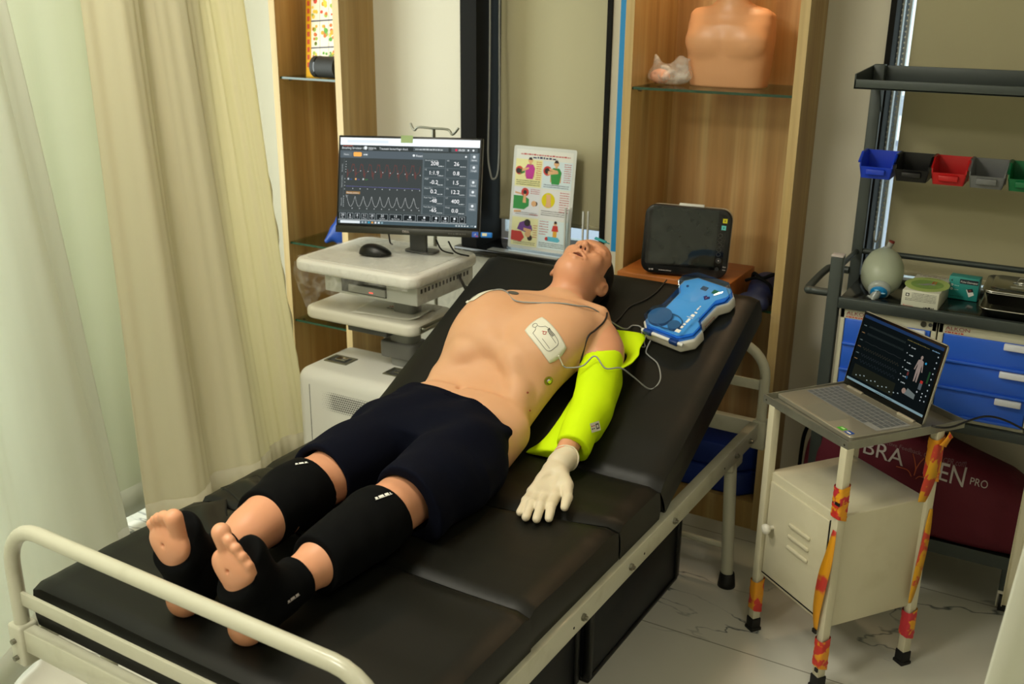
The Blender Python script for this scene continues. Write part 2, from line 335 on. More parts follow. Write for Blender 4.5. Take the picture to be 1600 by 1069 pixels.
# ---------------------------------------------------------------- signed distance modelling
class SDF:
    def __init__(s,lo,hi,h):
        s.lo=np.array(lo,float); s.h=h; s.n=np.ceil((np.array(hi)-s.lo)/h).astype(int)+1; s.F=np.full(s.n,1.0,np.float32)
    def _reg(s,lo,hi):
        a=np.maximum(0,np.floor((np.array(lo)-s.lo)/s.h).astype(int)); b=np.minimum(s.n,np.ceil((np.array(hi)-s.lo)/s.h).astype(int)+1)
        if (b<=a).any(): return None
        g=[ (s.lo[i]+s.h*np.arange(a[i],b[i])).astype(np.float32) for i in range(3)]
        return tuple(slice(a[i],b[i]) for i in range(3)), g[0][:,None,None],g[1][None,:,None],g[2][None,None,:]
    def op(s,fn,lo,hi,k=.01,mode='u',pad=.03):
        r=s._reg(np.array(lo)-pad-k,np.array(hi)+pad+k)
        if r is None: return
        sl,X,Y,Z=r; d=fn(X,Y,Z); F=s.F[sl]
        if mode=='u':
            h=np.clip(.5+.5*(F-d)/k,0,1); s.F[sl]=(F*(1-h)+d*h-k*h*(1-h)).astype(np.float32)
        elif mode=='s':
            d=-d; h=np.clip(.5-.5*(F-d)/k,0,1); s.F[sl]=(F*(1-h)+d*h+k*h*(1-h)).astype(np.float32)
        elif mode=='d': s.F[sl]=F+d
    def cap(s,a,b,ra,rb=None,k=.01,mode='u',sc=None):   # tapered capsule; sc=(unit axis, factor): flattened along an axis
        rb=ra if rb is None else rb; a=np.array(a,float); b=np.array(b,float); R=max(ra,rb)
        f=1.0
        if sc: ax=np.array(sc[0],float); ax/=np.linalg.norm(ax); f=sc[1]
        def fn(X,Y,Z):
            px,py,pz=X-a[0],Y-a[1],Z-a[2]; d=b-a
            if sc:
                q=(px*ax[0]+py*ax[1]+pz*ax[2])*(1/f-1); px,py,pz=px+q*ax[0],py+q*ax[1],pz+q*ax[2]
                dd=d+ax*(d@ax)*(1/f-1)
            else: dd=d
            L=dd@dd+1e-12; t=np.clip((px*dd[0]+py*dd[1]+pz*dd[2])/L,0,1)
            return (np.sqrt((px-t*dd[0])**2+(py-t*dd[1])**2+(pz-t*dd[2])**2)-(ra+(rb-ra)*t))*(min(1,f)**.5)
        s.op(fn,np.minimum(a,b)-R*max(1,f),np.maximum(a,b)+R*max(1,f),k,mode); return s
    def ell(s,c,r,R=None,k=.01,mode='u'):
        c=np.array(c,float); r=np.array(r,float); A=np.eye(3) if R is None else np.array(R,float)  # columns = axes
        def fn(X,Y,Z):
            px,py,pz=X-c[0],Y-c[1],Z-c[2]; q=[(px*A[0,i]+py*A[1,i]+pz*A[2,i])/r[i] for i in range(3)]
            k0=np.sqrt(q[0]**2+q[1]**2+q[2]**2); k1=np.sqrt((q[0]/r[0])**2+(q[1]/r[1])**2+(q[2]/r[2])**2)+1e-9
            return k0*(k0-1)/k1
        m=r.max(); s.op(fn,c-m,c+m,k,mode); return s
    def loft(s,O,ax,lx,ln,st,k=.01,mode='u',e=2.4):  # st: (t,cx,a,nb,nt) along ax from O ; lx lateral, ln up
        O=np.array(O,float); ax=np.array(ax,float); lx=np.array(lx,float); ln=np.array(ln,float); st=np.array(st,float)
        pts=[O+ax*q[0]+lx*(q[1]+sg*q[2])+ln*v for q in st for sg in(-1,1) for v in (q[3],q[4])]
        def fn(X,Y,Z):
            px,py,pz=X-O[0],Y-O[1],Z-O[2]; t=px*ax[0]+py*ax[1]+pz*ax[2]; u=px*lx[0]+py*lx[1]+pz*lx[2]; v=px*ln[0]+py*ln[1]+pz*ln[2]
            tc=np.clip(t,st[0,0],st[-1,0])
            I=lambda j: np.interp(tc,st[:,0],st[:,j])
            cx,a,nb,nt=I(1),I(2),I(3),I(4); cv=(nb+nt)/2; b=(nt-nb)/2
            f=((np.abs((u-cx)/a)**e+np.abs((v-cv)/b)**e)**(1/e)-1)*np.minimum(a,b)
            g=np.abs(t-tc); return np.where(g>0,np.sqrt(np.maximum(f,0)**2+g**2)+np.minimum(f,0)*(g<.001),f).astype(np.float32)
        s.op(fn,np.min(pts,0),np.max(pts,0),k,mode); return s
    def half(s,p,n,lo,hi,k=.004):   # keep the side behind plane (p,n)
        p=np.array(p,float); n=np.array(n,float); n/=np.linalg.norm(n)
        s.op(lambda X,Y,Z:-((X-p[0])*n[0]+(Y-p[1])*n[1]+(Z-p[2])*n[2]),lo,hi,k,'s',0); return s
    def wrinkle(s,amp,freq,lo,hi,dirs,seed=1):
        rn=np.random.default_rng(seed); ph=rng=rn.uniform(0,6.28,len(dirs))
        def fn(X,Y,Z):
            t=0
            for i,d in enumerate(dirs): t=t+np.sin(freq*(i*.37+1)*(X*d[0]+Y*d[1]+Z*d[2])+ph[i]+1.3*np.sin(9*X+7*Y+i))
            return (t*amp/len(dirs)).astype(np.float32)
        s.op(fn,lo,hi,0,'d',0); return s
    def mesh(s):
        F=s.F; S=F<0; nx,ny,nz=F.shape
        c=[S[i:nx-1+i,j:ny-1+j,k:nz-1+k] for i in(0,1) for j in(0,1) for k in(0,1)]
        cnt=sum(q.astype(np.uint8) for q in c); act=(cnt>0)&(cnt<8); idx=np.argwhere(act); N=len(idx)
        ids=np.full(act.shape,-1,np.int64); ids[act]=np.arange(N)
        acc=np.zeros((N,3)); num=np.zeros(N); I=idx
        cor=[(i,j,k) for i in(0,1) for j in(0,1) for k in(0,1)]
        val={q:F[I[:,0]+q[0],I[:,1]+q[1],I[:,2]+q[2]].astype(float) for q in cor}
        for q in cor:
            for ax in range(3):
                if q[ax]==0:
                    r=list(q); r[ax]=1; r=tuple(r); a,b=val[q],val[r]; m=(a<0)!=(b<0); t=np.where(m,a/np.where(m,a-b,1),0)
                    P=np.array(q,float)[None,:].repeat(N,0); P[:,ax]+=t; acc+=P*m[:,None]; num+=m
        V=(I+acc/num[:,None])*s.h+s.lo
        fs=[]
        for ax in range(3):
            A=[slice(1,-1)]*3; B=[slice(1,-1)]*3; A[ax]=slice(0,-1); B[ax]=slice(1,None)
            a=S[tuple(A)];b=S[tuple(B)]; m=np.argwhere(a!=b); off=np.array([1,1,1]); off[ax]=0; g=m+off
            o1,o2=[(1,2),(2,0),(0,1)][ax]; e1=np.zeros(3,int);e1[o1]=1;e2=np.zeros(3,int);e2[o2]=1
            q=[ids[tuple((g-d).T)] for d in (e1+e2,e2,np.zeros(3,int),e1)]
            Q=np.stack(q,1); fl=a[tuple(m.T)]; Q=np.where(fl[:,None],Q,Q[:,::-1]); fs.append(Q[(Q>=0).all(1)])
        return V,np.concatenate(fs)
    def smooth_mesh(s,it=2):
        V,Q=s.mesh(); 
        for _ in range(it):
            A=np.zeros_like(V); c=np.zeros(len(V))
            for i in range(4):
                j=(i+1)%4
                for d in range(3): A[:,d]+=np.bincount(Q[:,i],V[Q[:,j],d],len(V))+np.bincount(Q[:,j],V[Q[:,i],d],len(V))
                c+=np.bincount(Q[:,i],minlength=len(V))+np.bincount(Q[:,j],minlength=len(V))
            V=V*.45+A/np.maximum(c,1)[:,None]*.55
        return V,Q
    def build(s,name,mats,parent=None,it=2,matfn=None,**kw):
        V,Q=s.smooth_mesh(it); og=parent.org if parent else Vector(kw.get('org',(0,0,0)))
        me=bpy.data.meshes.new(name); me.from_pydata((V-np.array(og)).tolist(),[],Q.tolist())
        ms=mats if isinstance(mats,(list,tuple)) else [mats]
        for m in ms: me.materials.append(m)
        if matfn is not None: me.polygons.foreach_set('material_index',matfn(V[Q].mean(1)).astype(np.int32))
        me.polygons.foreach_set('use_smooth',[True]*len(Q)); me.update(); o=bpy.data.objects.new(name,me); COL.objects.link(o)
        if parent: o.parent=parent.o
        else: fr=kw.get('frame',WF); o.location=fr.w(og); o.rotation_euler=(0,0,fr.rz)
        _tags(o,kw.get('label'),kw.get('cat'),kw.get('group'),kw.get('kind'))
        return Sub(o,parent) if parent else o
# ================================================================ ROOM
def struct(mb,name,m,**k): return mb.build(name,m,kind='structure',**k)
# marble floor
def marble():
    m=mat('polished_marble_tiles','#b9b8a8',.1,spec=.55); nt=m.node_tree; b=nt.nodes['Principled BSDF']; L=nt.links.new
    tc=nt.nodes.new('ShaderNodeTexCoord')
    n1=nt.nodes.new('ShaderNodeTexNoise'); n1.inputs['Scale'].default_value=1.05; n1.inputs['Detail'].default_value=5; n1.inputs['Roughness'].default_value=.55; n1.inputs['Distortion'].default_value=.9
    a=nt.nodes.new('ShaderNodeMath'); a.operation='SUBTRACT'; a.inputs[1].default_value=.5
    ab=nt.nodes.new('ShaderNodeMath'); ab.operation='ABSOLUTE'
    mr=nt.nodes.new('ShaderNodeMapRange'); mr.inputs[1].default_value=.0; mr.inputs[2].default_value=.008; mr.inputs[3].default_value=1; mr.inputs[4].default_value=0
    n2=nt.nodes.new('ShaderNodeTexNoise'); n2.inputs['Scale'].default_value=2.3; n2.inputs['Detail'].default_value=3
    r2=nt.nodes.new('ShaderNodeMapRange'); r2.inputs[1].default_value=.40; r2.inputs[2].default_value=.54
    mu=nt.nodes.new('ShaderNodeMath'); mu.operation='MULTIPLY'
    c0=nt.nodes.new('ShaderNodeMix'); c0.data_type='RGBA'; c0.inputs[6].default_value=lin('#c4c3b6'); c0.inputs[7].default_value=lin('#dad9d0')
    c1=nt.nodes.new('ShaderNodeMix'); c1.data_type='RGBA'; c1.inputs[7].default_value=lin('#62686a')
    br=nt.nodes.new('ShaderNodeTexBrick'); br.offset=0; br.inputs['Scale'].default_value=1; br.inputs['Mortar Size'].default_value=.0022; br.inputs['Brick Width'].default_value=1.2; br.inputs['Row Height'].default_value=.6
    br.inputs['Color1'].default_value=(1,1,1,1); br.inputs['Color2'].default_value=(1,1,1,1); br.inputs['Mortar'].default_value=(.45,.45,.42,1)
    c2=nt.nodes.new('ShaderNodeMix'); c2.data_type='RGBA'; c2.blend_type='MULTIPLY'; c2.inputs[0].default_value=1
    mp=nt.nodes.new('ShaderNodeMapping'); mp.inputs['Rotation'].default_value=(0,0,radians(-25)); mp.inputs['Scale'].default_value=(.55,1.5,1)
    L(tc.outputs['Object'],mp.inputs[0]); L(mp.outputs[0],n1.inputs['Vector']); L(tc.outputs['Object'],n2.inputs['Vector']); L(tc.outputs['Object'],br.inputs['Vector'])
    L(n1.outputs[0],a.inputs[0]); L(a.outputs[0],ab.inputs[0]); L(ab.outputs[0],mr.inputs[0]); L(n2.outputs[0],r2.inputs[0]); L(mr.outputs[0],mu.inputs[0]); L(r2.outputs[0],mu.inputs[1])
    L(n2.outputs[0],c0.inputs[0]); L(c0.outputs[2],c1.inputs[6]); L(mu.outputs[0],c1.inputs[0]); L(c1.outputs[2],c2.inputs[6]); L(br.outputs['Color'],c2.inputs[7]); L(c2.outputs[2],b.inputs['Base Color'])
    return m
M['marble']=marble()
XL,XR,YF,YB=-3.4,1.7,-1.9,3.29
mb=MB(); mb.box(XL-.1,YF-.1,-.1,XR+.1,3.75,0); struct(mb,'floor',M['marble'])
mb=MB(); mb.box(XL-.1,YF-.1,CEIL,XR+.1,3.75,CEIL+.1); struct(mb,'ceiling',M['ceil'])
W1=(-2.02,-1.497,.79,2.5); W2=(-.577,1.1,.84,2.5); T=3.50; TG={1:3.50,2:3.405}
RC=(-1.345,-.774); LC=(-2.822,-2.486)       # the two display cabinets, let into the wall
mb=MB()
def wallseg(x0,x1,z0=0,z1=CEIL): mb.box(x0,YB,z0,x1,T,z1)
wallseg(XL-.1,LC[0]); wallseg(LC[1],W1[0]); wallseg(W1[0],W1[1],0,W1[2]-.03); wallseg(W1[0],W1[1],W1[3],CEIL)
wallseg(W1[1],RC[0]); wallseg(RC[1],W2[0]); wallseg(W2[0],W2[1],0,W2[2]); wallseg(W2[0],W2[1],W2[3],CEIL); wallseg(W2[1],XR+.1)
for c in (LC,RC): wallseg(c[0],c[1],2.5,CEIL); mb.box(c[0],T,0,c[1],T+.1,2.5)
struct(mb,'wall_back',M['wall'])
mb=MB(); mb.box(XL-.1,YF,0,XL,.6,CEIL); mb.box(XL-.1,2.6,0,XL,YB,CEIL); mb.box(XL-.1,.6,0,XL,2.6,.6); mb.box(XL-.1,.6,2.4,XL,2.6,CEIL); struct(mb,'wall_left',M['wallw'])
mb=MB(); mb.box(XR,YF,0,XR+.1,YB,CEIL); struct(mb,'wall_right',M['wallw'])
mb=MB(); mb.box(XL-.1,YF-.1,0,XR+.1,YF,CEIL); struct(mb,'wall_front',M['wallw'])
# window 3, left, behind the curtains: frame only
t=Thing('window_3',None,None,(XL,1.55,.6),kind='structure')
mb=MB(); 
for a in ((XL-.08,.6,.6,XL-.02,.65,2.4),(XL-.08,2.55,.6,XL-.02,2.6,2.4),(XL-.08,.65,.6,XL-.02,2.55,.65),(XL-.08,.65,2.35,XL-.02,2.55,2.4),(XL-.08,1.58,.65,XL-.02,1.62,2.35)): mb.box(*a)
mb.build('window_frame',M['white_plastic'],t)
# window 1 behind the monitor
def window(n,w,sill,fw):
    t=Thing('window_%d'%n,None,None,((w[0]+w[1])/2,YB,w[2]),kind='structure')
    mb=MB(); x0,x1,z0,z1=w
    mb.box(x0-fw,YB-.012,z0-.03 if sill else z0,x0,YB,z1+.05); mb.box(x0,YB-.012,z0,x0+.003,T,z1)    # face strip and lining, left
    mb.box(x1,YB-.012,z0,x1+.014,YB,z1+.05); mb.box(x1-.003,YB-.012,z0,x1,T,z1); mb.box(x0-fw,YB-.012,z1,x1+.014,YB,z1+.05)
    mb.build('window_frame',M['black_frame'],t)
    mb=MB(); mb.box(x0+.003,TG[n]-.03,z0,x0+.008 if n==2 else x0+.02,TG[n],z1); mb.box(x1-.02,TG[n]-.03,z0,x1-.003,TG[n],z1); mb.box(x0+.02,TG[n]-.03,z0,x1-.02,TG[n],z0+.03); mb.box(x0+.02,TG[n]-.03,z1-.03,x1-.02,TG[n],z1)
    if n==2: mb.box(x0+.021,TG[n]-.025,z0+.03,x0+.029,TG[n],z1-.03)
    mb.build('window_sash',mat('silver_sash','#c9cbd2',.4,metal=.3),t)
    mb=MB(); mb.box(x0+.008,TG[n]-.018,z0+.03,x1-.02,TG[n]-.014,z1-.03); mb.build('pane',M['glass'],t)
    if sill:
        mb=MB(); mb.box(x0-fw-.02,YB-.035,z0-.03,x1-.0,T-.03,z0,r=.004); mb.build('window_sill',M['granite'],t)
window(1,W1,True,.066); window(2,W2,False,.014)
# far side of the street seen in the gap below the blind
mb=MB(); mb.box(-9,9,-1.5,1,9.4,.55); mb.box(-9,9,.80,1,9.4,.93)
struct(mb,'street_facade_1',mat('outside_concrete','#b9bccd',.8))
# white upright strip with blue tape beside window 1 is the wall itself; the tape is a thing
mb=MB(); mb.box(-1.456,YB-.0012,.845,-1.426,YB,2.6); mb.build('masking_tape',mat('blue_tape','#1f86c4',.5),label='long bright blue strip of tape down the white wall beside the wooden cabinet',cat='tape',org=(-1.441,YB,.845))
# roller blinds
def blind(w,zb,label,group):
    t=Thing('roller_blind',label,'blind',((w[0]+w[1])/2,3.42 if w is W1 else 3.345,zb),group=group)
    x0=w[0]+(.026 if w is W1 else .046); yb=3.42 if w is W1 else 3.345
    mb=MB(); mb.box(x0,yb-.002,zb,w[1]-.006,yb-.0005,w[3]-.05); mb.build('fabric',mat('beige_blind_cloth','#b0a988',.8,bump=(400,.05,.0004)),t)
    mb=MB(); mb.box(x0,yb-.008,zb-.014,w[1]-.006,yb+.005,zb+.002,r=.003); mb.build('bottom_rail',mat('beige_rail','#a39c7c',.5),t)
    mb=MB(); mb.cyl((x0,yb,w[3]-.04),(w[1]-.006,yb,w[3]-.04),.022); mb.build('roller_tube',M['white_plastic'],t)
    return t
b1=blind(W1,.895,'tall beige roller blind down over the narrow window behind the poster','roller blinds over the windows')
b2=blind(W2,.90,'wide beige roller blind behind the grey rack with coloured bins','roller blinds over the windows')
mb=MB(); mb.tube([(-1.992,3.33,2.45)]+crom([(-1.990,3.33,1.6),(-1.992,3.33,1.35),(-1.997,3.33,1.15),(-1.988,3.33,1.08),(-1.975,3.33,1.05),(-1.955,3.335,1.09),(-1.957,3.345,1.3),(-1.968,3.36,1.6)],6)+[(-1.972,3.37,2.45)],.0035,8)
mb.build('pull_cord',M['cable_grey'],b1)
mb=MB()
for i in range(90):
    z=1.02+i*.0155
    mb.ell((-.563,3.315,z),(.0026,.0026,.0034),6,5); mb.ell((-.546,3.315,z),(.0026,.0026,.0034),6,5)
mb.tube(crom([(-.563,3.315,1.02),(-.561,3.31,1.0),(-.5545,3.31,.988),(-.548,3.31,1.0),(-.546,3.315,1.02)],6),.0026,6)
q=mb.build('bead_chain',M['white_plastic'],b2); q.o['kind']='stuff'
# ceiling lights
for i,(x,y,a,b,p) in enumerate(PANELS):
    t=Thing('ceiling_light','square ceiling light panel overhead','light',(x,y,CEIL-.03),group='ceiling light panels')
    mb=MB(); 
    for q in ((-a/2-.02,-b/2-.02,a/2+.02,-b/2),(-a/2-.02,b/2,a/2+.02,b/2+.02),(-a/2-.02,-b/2,-a/2,b/2),(a/2,-b/2,a/2+.02,b/2)): mb.box(x+q[0],y+q[1],CEIL-.03,x+q[2],y+q[3],CEIL)
    mb.build('frame',M['white_plastic'],t)
    mb=MB(); mb.box(x-a/2,y-b/2,CEIL-.02,x+a/2,y+b/2,CEIL-.001); mb.build('diffuser',emat('lamp_diffuser','#fff3d8',4),t)

# ================================================================ CURTAINS
def curtain(name,bot,top,z0,z1,amp,freq,m,label,group,hem=True,n=180,nv=26,phase=0):
    B=crom([(p[0],p[1],0) for p in bot],12); Tt=crom([(p[0],p[1],0) for p in top],12)
    def samp(P,u): 
        f=u*(len(P)-1); i=min(int(f),len(P)-2); return P[i].lerp(P[i+1],f-i)
    t=Thing(name,label,'curtain',tuple((samp(B,.5)))[:2]+(z0,),group=group)
    def fn(u,v):
        a=samp(B,u); b=samp(Tt,u); p=a.lerp(b,v); d=samp(B,min(u+.02,1))-samp(B,max(u-.02,0)); d.normalize(); nrm=Vector((-d.y,d.x,0))
        ph=u*freq*2*pi+phase; w=amp*(sin(ph)+.35*sin(2.3*ph+1+v)+.15*sin(5.1*ph+3*v))*(1-.25*v)+.006*sin(v*7+u*20)
        return (p.x+nrm.x*w,p.y+nrm.y*w,z0+(z1-z0)*v)
    mb=MB(); mb.grid(fn,n,nv); mb.build('cloth',m,t,solid=.0016)
    if hem:
        mb=MB()
        def fh(u,v):
            q=Vector(fn(u,v*.10/(z1-z0))); return (q.x+.0022,q.y-.001,q.z)
        mb.grid(fh,n,3); mb.build('hem',m,t,solid=.0016)
    return t
curtain('curtain',[(-2.02,.45),(-2.14,.95),(-2.22,1.35),(-2.36,1.55),(-2.40,1.80),(-2.46,1.90)],[(-2.02,.45),(-2.12,.90),(-2.16,1.20),(-2.30,1.42),(-2.42,1.56),(-2.50,1.66)],.012,2.55,.022,2.4,M['curtain_white'],
  'pale greenish white curtain hanging at far left behind the foot of the bed','curtains round the bed bay',phase=.6)
curtain('curtain',[(-2.60,1.50),(-2.66,1.80),(-2.62,2.10),(-2.64,2.4)],[(-2.60,1.45),(-2.66,1.75),(-2.62,2.05),(-2.64,2.4)],.03,2.55,.014,1.6,M['curtain_pale'],
  'pale curtain panel between the far left curtain and the pleated cream curtain','curtains round the bed bay',phase=2)
cb=curtain('curtain',[(-2.50,2.00),(-2.43,2.16),(-2.48,2.32),(-2.42,2.46),(-2.49,2.60),(-2.46,2.72),(-2.50,2.80)],[(-2.56,2.02),(-2.51,2.12),(-2.55,2.21),(-2.50,2.30),(-2.55,2.39),(-2.52,2.48),(-2.56,2.55)],.02,2.55,.013,3.9,M['curtain_cream'],
  'pleated cream curtain with a gathered edge beside the display cabinet','curtains round the bed bay',phase=1)
def side_hem(t,bx,by,tx,ty,z0,z1,w):
    mb=MB()
    def fn(u,v):
        z=z0+(z1-z0)*v; a=Vector((bx,by,0)).lerp(Vector((tx,ty,0)),v); k=.0016*sin(v*95)+.001*sin(v*37)
        return (a.x+.004+k*2,a.y-w*(1-u)+k,z)
    mb.grid(fn,4,160); mb.build('side_hem',M['curtain_cream'],t,solid=.002)
side_hem(cb,-2.497,2.802,-2.557,2.552,.02,2.55,.035)
# right-hand foreground cloth and the upright panel behind it
curtain('curtain',[(.35,1.70),(.20,1.62),(.06,1.66),(-.063,1.60)],[(.52,1.70),(.38,1.62),(.25,1.66),(.127,1.60)],.02,2.5,.006,1.3,M['curtain_white'],
  'white curtain edge close to the camera in the bottom right corner','curtains at the right',hem=False,n=60)
curtain('curtain',[(-.012,2.80),(.05,2.83),(.12,2.80)],[(.012,2.80),(.08,2.83),(.16,2.80)],.12,2.5,.006,2,M['curtain_cream'],
  'cream curtain edge hanging in front of the right end of the grey rack','curtains at the right',hem=False,n=50)

# ================================================================ DISPLAY CABINETS
def cabinet(c,label,shelves,baseh):
    x0,x1=c; yf=3.08; yb=3.47; top=2.5
    t=Thing('display_cabinet',label,'cabinet',((x0+x1)/2,yf,0),group=None)
    w=.028
    for a,b in ((x0,x0+w),(x1-w,x1)):
        mb=MB(); mb.box(a,yf+.002,0,b,yb,top); s=mb.build('side_panel',M['wood'],t)
        mb=MB(); mb.box(a-.0005,yf,0,b+.0005,yf+.002,top); mb.build('edge_band',M['edge'],s)
    mb=MB(); mb.box(x0+w,yb-.015,0,x1-w,yb,top); mb.build('back_panel',M['woodd'],t)
    mb=MB(); mb.box(x0+w,yf+.01,top-.03,x1-w,yb-.015,top); mb.build('top_panel',M['wood'],t)
    mb=MB(); mb.box(x0+w,yf+.004,0,x1-w,yf+.02,baseh-.025); mb.build('plinth',M['wood'],t)
    mb=MB(); mb.box(x0+w,yf+.002,baseh-.025,x1-w,yb-.015,baseh); mb.build('bottom_panel',M['wood'],t)
    for z in shelves:
        mb=MB(); mb.box(x0+w,yf+.014,z-.008,x1-w,yb-.016,z); s=mb.build('shelf',M['glass'],t,label='clear glass shelf')
        mb=MB(); mb.box(x0+w,yf+.010,z-.008,x1-w,yf+.014,z); mb.build('shelf_edge',M['glass_edge'],s)
        for x in (x0+w,x1-w):
            for y in (yf+.06,yb-.09):
                mb=MB(); d=.012 if x<(x0+x1)/2 else -.012; mb.cyl((x,y,z-.014),(x+d,y,z-.014),.004,n=10); mb.build('shelf_pin',M['bolt'],t)
    return t
cabinet(RC,'tall wooden cabinet behind the bed head, holding the chest manikin and the black monitor',[1.443,.775],.10)
cabinet(LC,'narrow wooden cabinet beside the cream curtain, holding the picture box and speaker',[1.407,.752,.42],.10)
# ================================================================ BED (all in the bed's own frame BF)
HA=radians(26.5); HP=Vector((0,1.13,.57)); HU=Vector((0,cos(HA),sin(HA))); HN=Vector((0,-sin(HA),cos(HA)))
def TP(x,s,n): return Vector((x,0,0))+HP+HU*s+HN*n
t=BED=Thing('hospital_bed','cream enamelled metal hospital bed with its head end raised, under the manikin','bed',(0,.95,0),BF)
cm=M['cream_metal']
hx=.462
for sx in (-1,1):
    mb=MB(); x=sx*hx; mb.box(x-.014,.06,.425,x+.014,1.86,.482,r=.003)
    r=mb.build('side_rail',cm,t)
    if sx>0:
        for y in (.32,.70,.94,1.20,1.66,1.78): 
            mb=MB(); mb.cyl((x+.013,y,.452),(x+.021,y,.452),.0085,n=6,smooth=False); mb.cyl((x+.02,y,.452),(x+.026,y,.452),.005,n=10); mb.build('bolt',M['bolt'],r)
        for y in (.66,1.02,1.57):
            mb=MB(); mb.cyl((x+.0135,y,.447),(x+.0146,y,.447),.0032,n=8); mb.build('bolt_hole',M['dark_hole'],r)
# slatted deck
for (y0,y1) in ((.08,.52),(.54,1.10)):
    mb=MB(); mb.box(-.44,y0,.458,.44,y1,.468); mb.build('deck_panel',cm,t)
mb=MB(); mb.M=Matrix.Translation(TP(0,0,-.105))@Matrix.Rotation(HA,4,'X'); mb.box(-.43,.04,-.008,.43,.70,.0); 
mb.box(-.43,.04,-.03,-.40,.70,-.008); mb.box(.40,.04,-.03,.43,.70,-.008); mb.build('backrest_panel',cm,t,label='raised backrest panel')
mb=MB(); mb.tube([(-.3,1.25,.44),(-.3,1.60,.66)],.011); mb.tube([(.3,1.25,.44),(.3,1.60,.66)],.011); mb.tube([(-.3,1.25,.44),(.3,1.25,.44)],.011); mb.build('backrest_strut',cm,t)
def hoop(y,zt,zb,name,lab):
    mb=MB(); R=.10; x=.475
    P=[(-x,y,zb),(-x,y,zt-R)]+[(-x+R-R*cos(a),y,zt-R+R*sin(a)) for a in np.linspace(0,pi/2,8)[1:]]+[(x-R+R*sin(a),y,zt-R+R*cos(a)) for a in np.linspace(0,pi/2,8)]+[(x,y,zt-R),(x,y,zb)]
    mb.tube(P,.0155,16); return mb.build(name,cm,t,label=lab)
hoop(.025,.717,.42,'footboard_hoop','arched tube at the foot end')
hoop(1.885,.72,.42,'headboard_hoop','arched tube at the head end')
for y,zz in ((.025,(.545,)),(1.885,(.595,))):
    for z in zz: mb=MB(); mb.box(-.46,y-.004,z-.016,.46,y+.004,z+.016,r=.002); mb.build('crossbar',cm,t)
for y in (.025,1.885):
    mb=MB(); mb.box(-.455,y-.014,.425,.455,y+.014,.478,r=.003); mb.build('end_beam',cm,t)
    for sx in (-1,1):
        mb=MB(); mb.box(sx*.475-.022,y-.022,.39,sx*.475+.022,y+.022,.485,r=.006); s=mb.build('corner_socket',cm,t)
        for z in (.41,.45): mb=MB(); mb.cyl((sx*.475-sx*0,y-.03 if y<1 else y+.03,z),(sx*.475,y,z),.006,n=6); mb.build('bolt',M['bolt'],s)
for sx in (-1,1):
    for y in (.20,1.70):
        mb=MB(); mb.box(sx*.45-.018,y-.03,.385,sx*.45+.018,y+.06,.43,r=.006); mb.tube([(sx*.45,y,.42),(sx*.472,y-.01,.03)],.0185,14)
        l=mb.build('leg',cm,t)
        mb=MB(); mb.lathe([(.0,0),(.027,0),(.026,.012),(.022,.045),(.018,.046)],(sx*.473,y-.011,0),18); mb.build('rubber_foot',M['rubber'],l)
for y in (.195,1.695):
    mb=MB(); mb.tube([(-.466,y,.13),(.466,y,.13)],.010,10); mb.build('stretcher',cm,t)
# mattress
def slab(x0,x1,y0,y1,z0,z1,bump,seed,sk0=0,sk1=0):
    nx,ny=34,int((y1-y0)/.02)+2; mb=MB()
    def top(u,v):
        x=x0+(x1-x0)*u; ya=y0-sk0*(x1-x); yb_=y1-sk1*(x1-x); y=ya+(yb_-ya)*v
        e=min(u,1-u)*(x1-x0); g=min(v,1-v)*(y1-y0)
        dz=-.010*max(0,1-e/.02)**2-.010*max(0,1-g/.02)**2
        dz+=bump*(mnoise.noise(Vector((x*5+seed,y*9,seed)))+.5*mnoise.noise(Vector((x*3,y*26,seed*2))))
        return (x,y,z1+dz)
    mb.grid(top,nx,ny)
    mb.grid(lambda u,v:top(u,1-v)[:2]+(z0,),nx,ny)
    def sd(P,Q,n):   # skirt between top rim and bottom
        mb.grid(lambda u,v:(lambda a:(a[0]+Q[0]*sin(pi*v)*.004,a[1]+Q[1]*sin(pi*v)*.004,a[2]+(z0-a[2])*v))(top(*P(u))),n,5)
    sd(lambda u:(u,0),(0,-1),nx); sd(lambda u:(1-u,1),(0,1),nx); sd(lambda u:(1,u),(1,0),ny); sd(lambda u:(0,1-u),(-1,0),ny)
    return mb
t=Thing('mattress','black vinyl hospital mattress in hinged sections on the cream bed','mattress',(0,.95,.47),BF)
vy=M['vinyl']
slab(-.46,.462,.05,.498,.468,.572,.0035,1).build('foot_section',vy,t)
slab(-.458,.458,.502,.902,.468,.572,.003,2,0,.22).build('leg_section',vy,t)
slab(-.458,.46,.906,1.135,.468,.572,.0035,3,.22,0).build('seat_section',vy,t)
mb=slab(-.46,.46,.0,.745,-.102,.0,.0016,4)
RM=Matrix.Translation(HP)@Matrix.Rotation(HA,4,'X'); mb.v=[RM@v for v in mb.v]; mb.build('backrest_section',vy,t)
# loose folds of cover at the left edge
def fold(cx,cy,l,h,ang,seed):
    mb=MB(); c,s_=cos(ang),sin(ang)
    def fn(u,v):
        a=(u-.5)*l; b=(v-.5)*.10; z=h*math.exp(-(b/.022)**2)*(max(0,sin(pi*min(1,u*1.0)))**.6)*(1-.5*u)+.0015
        b2=b+.010*sin(5*u+seed); return (cx+a*c-b2*s_,cy+a*s_+b2*c,.570+z)
    mb.grid(fn,26,16); return mb
fold(-.31,.56,.26,.024,radians(-14),1).build('cover_fold',vy,t,solid=.002)
fold(-.34,.42,.19,.012,radians(-30),2).build('cover_fold',vy,t,solid=.002)
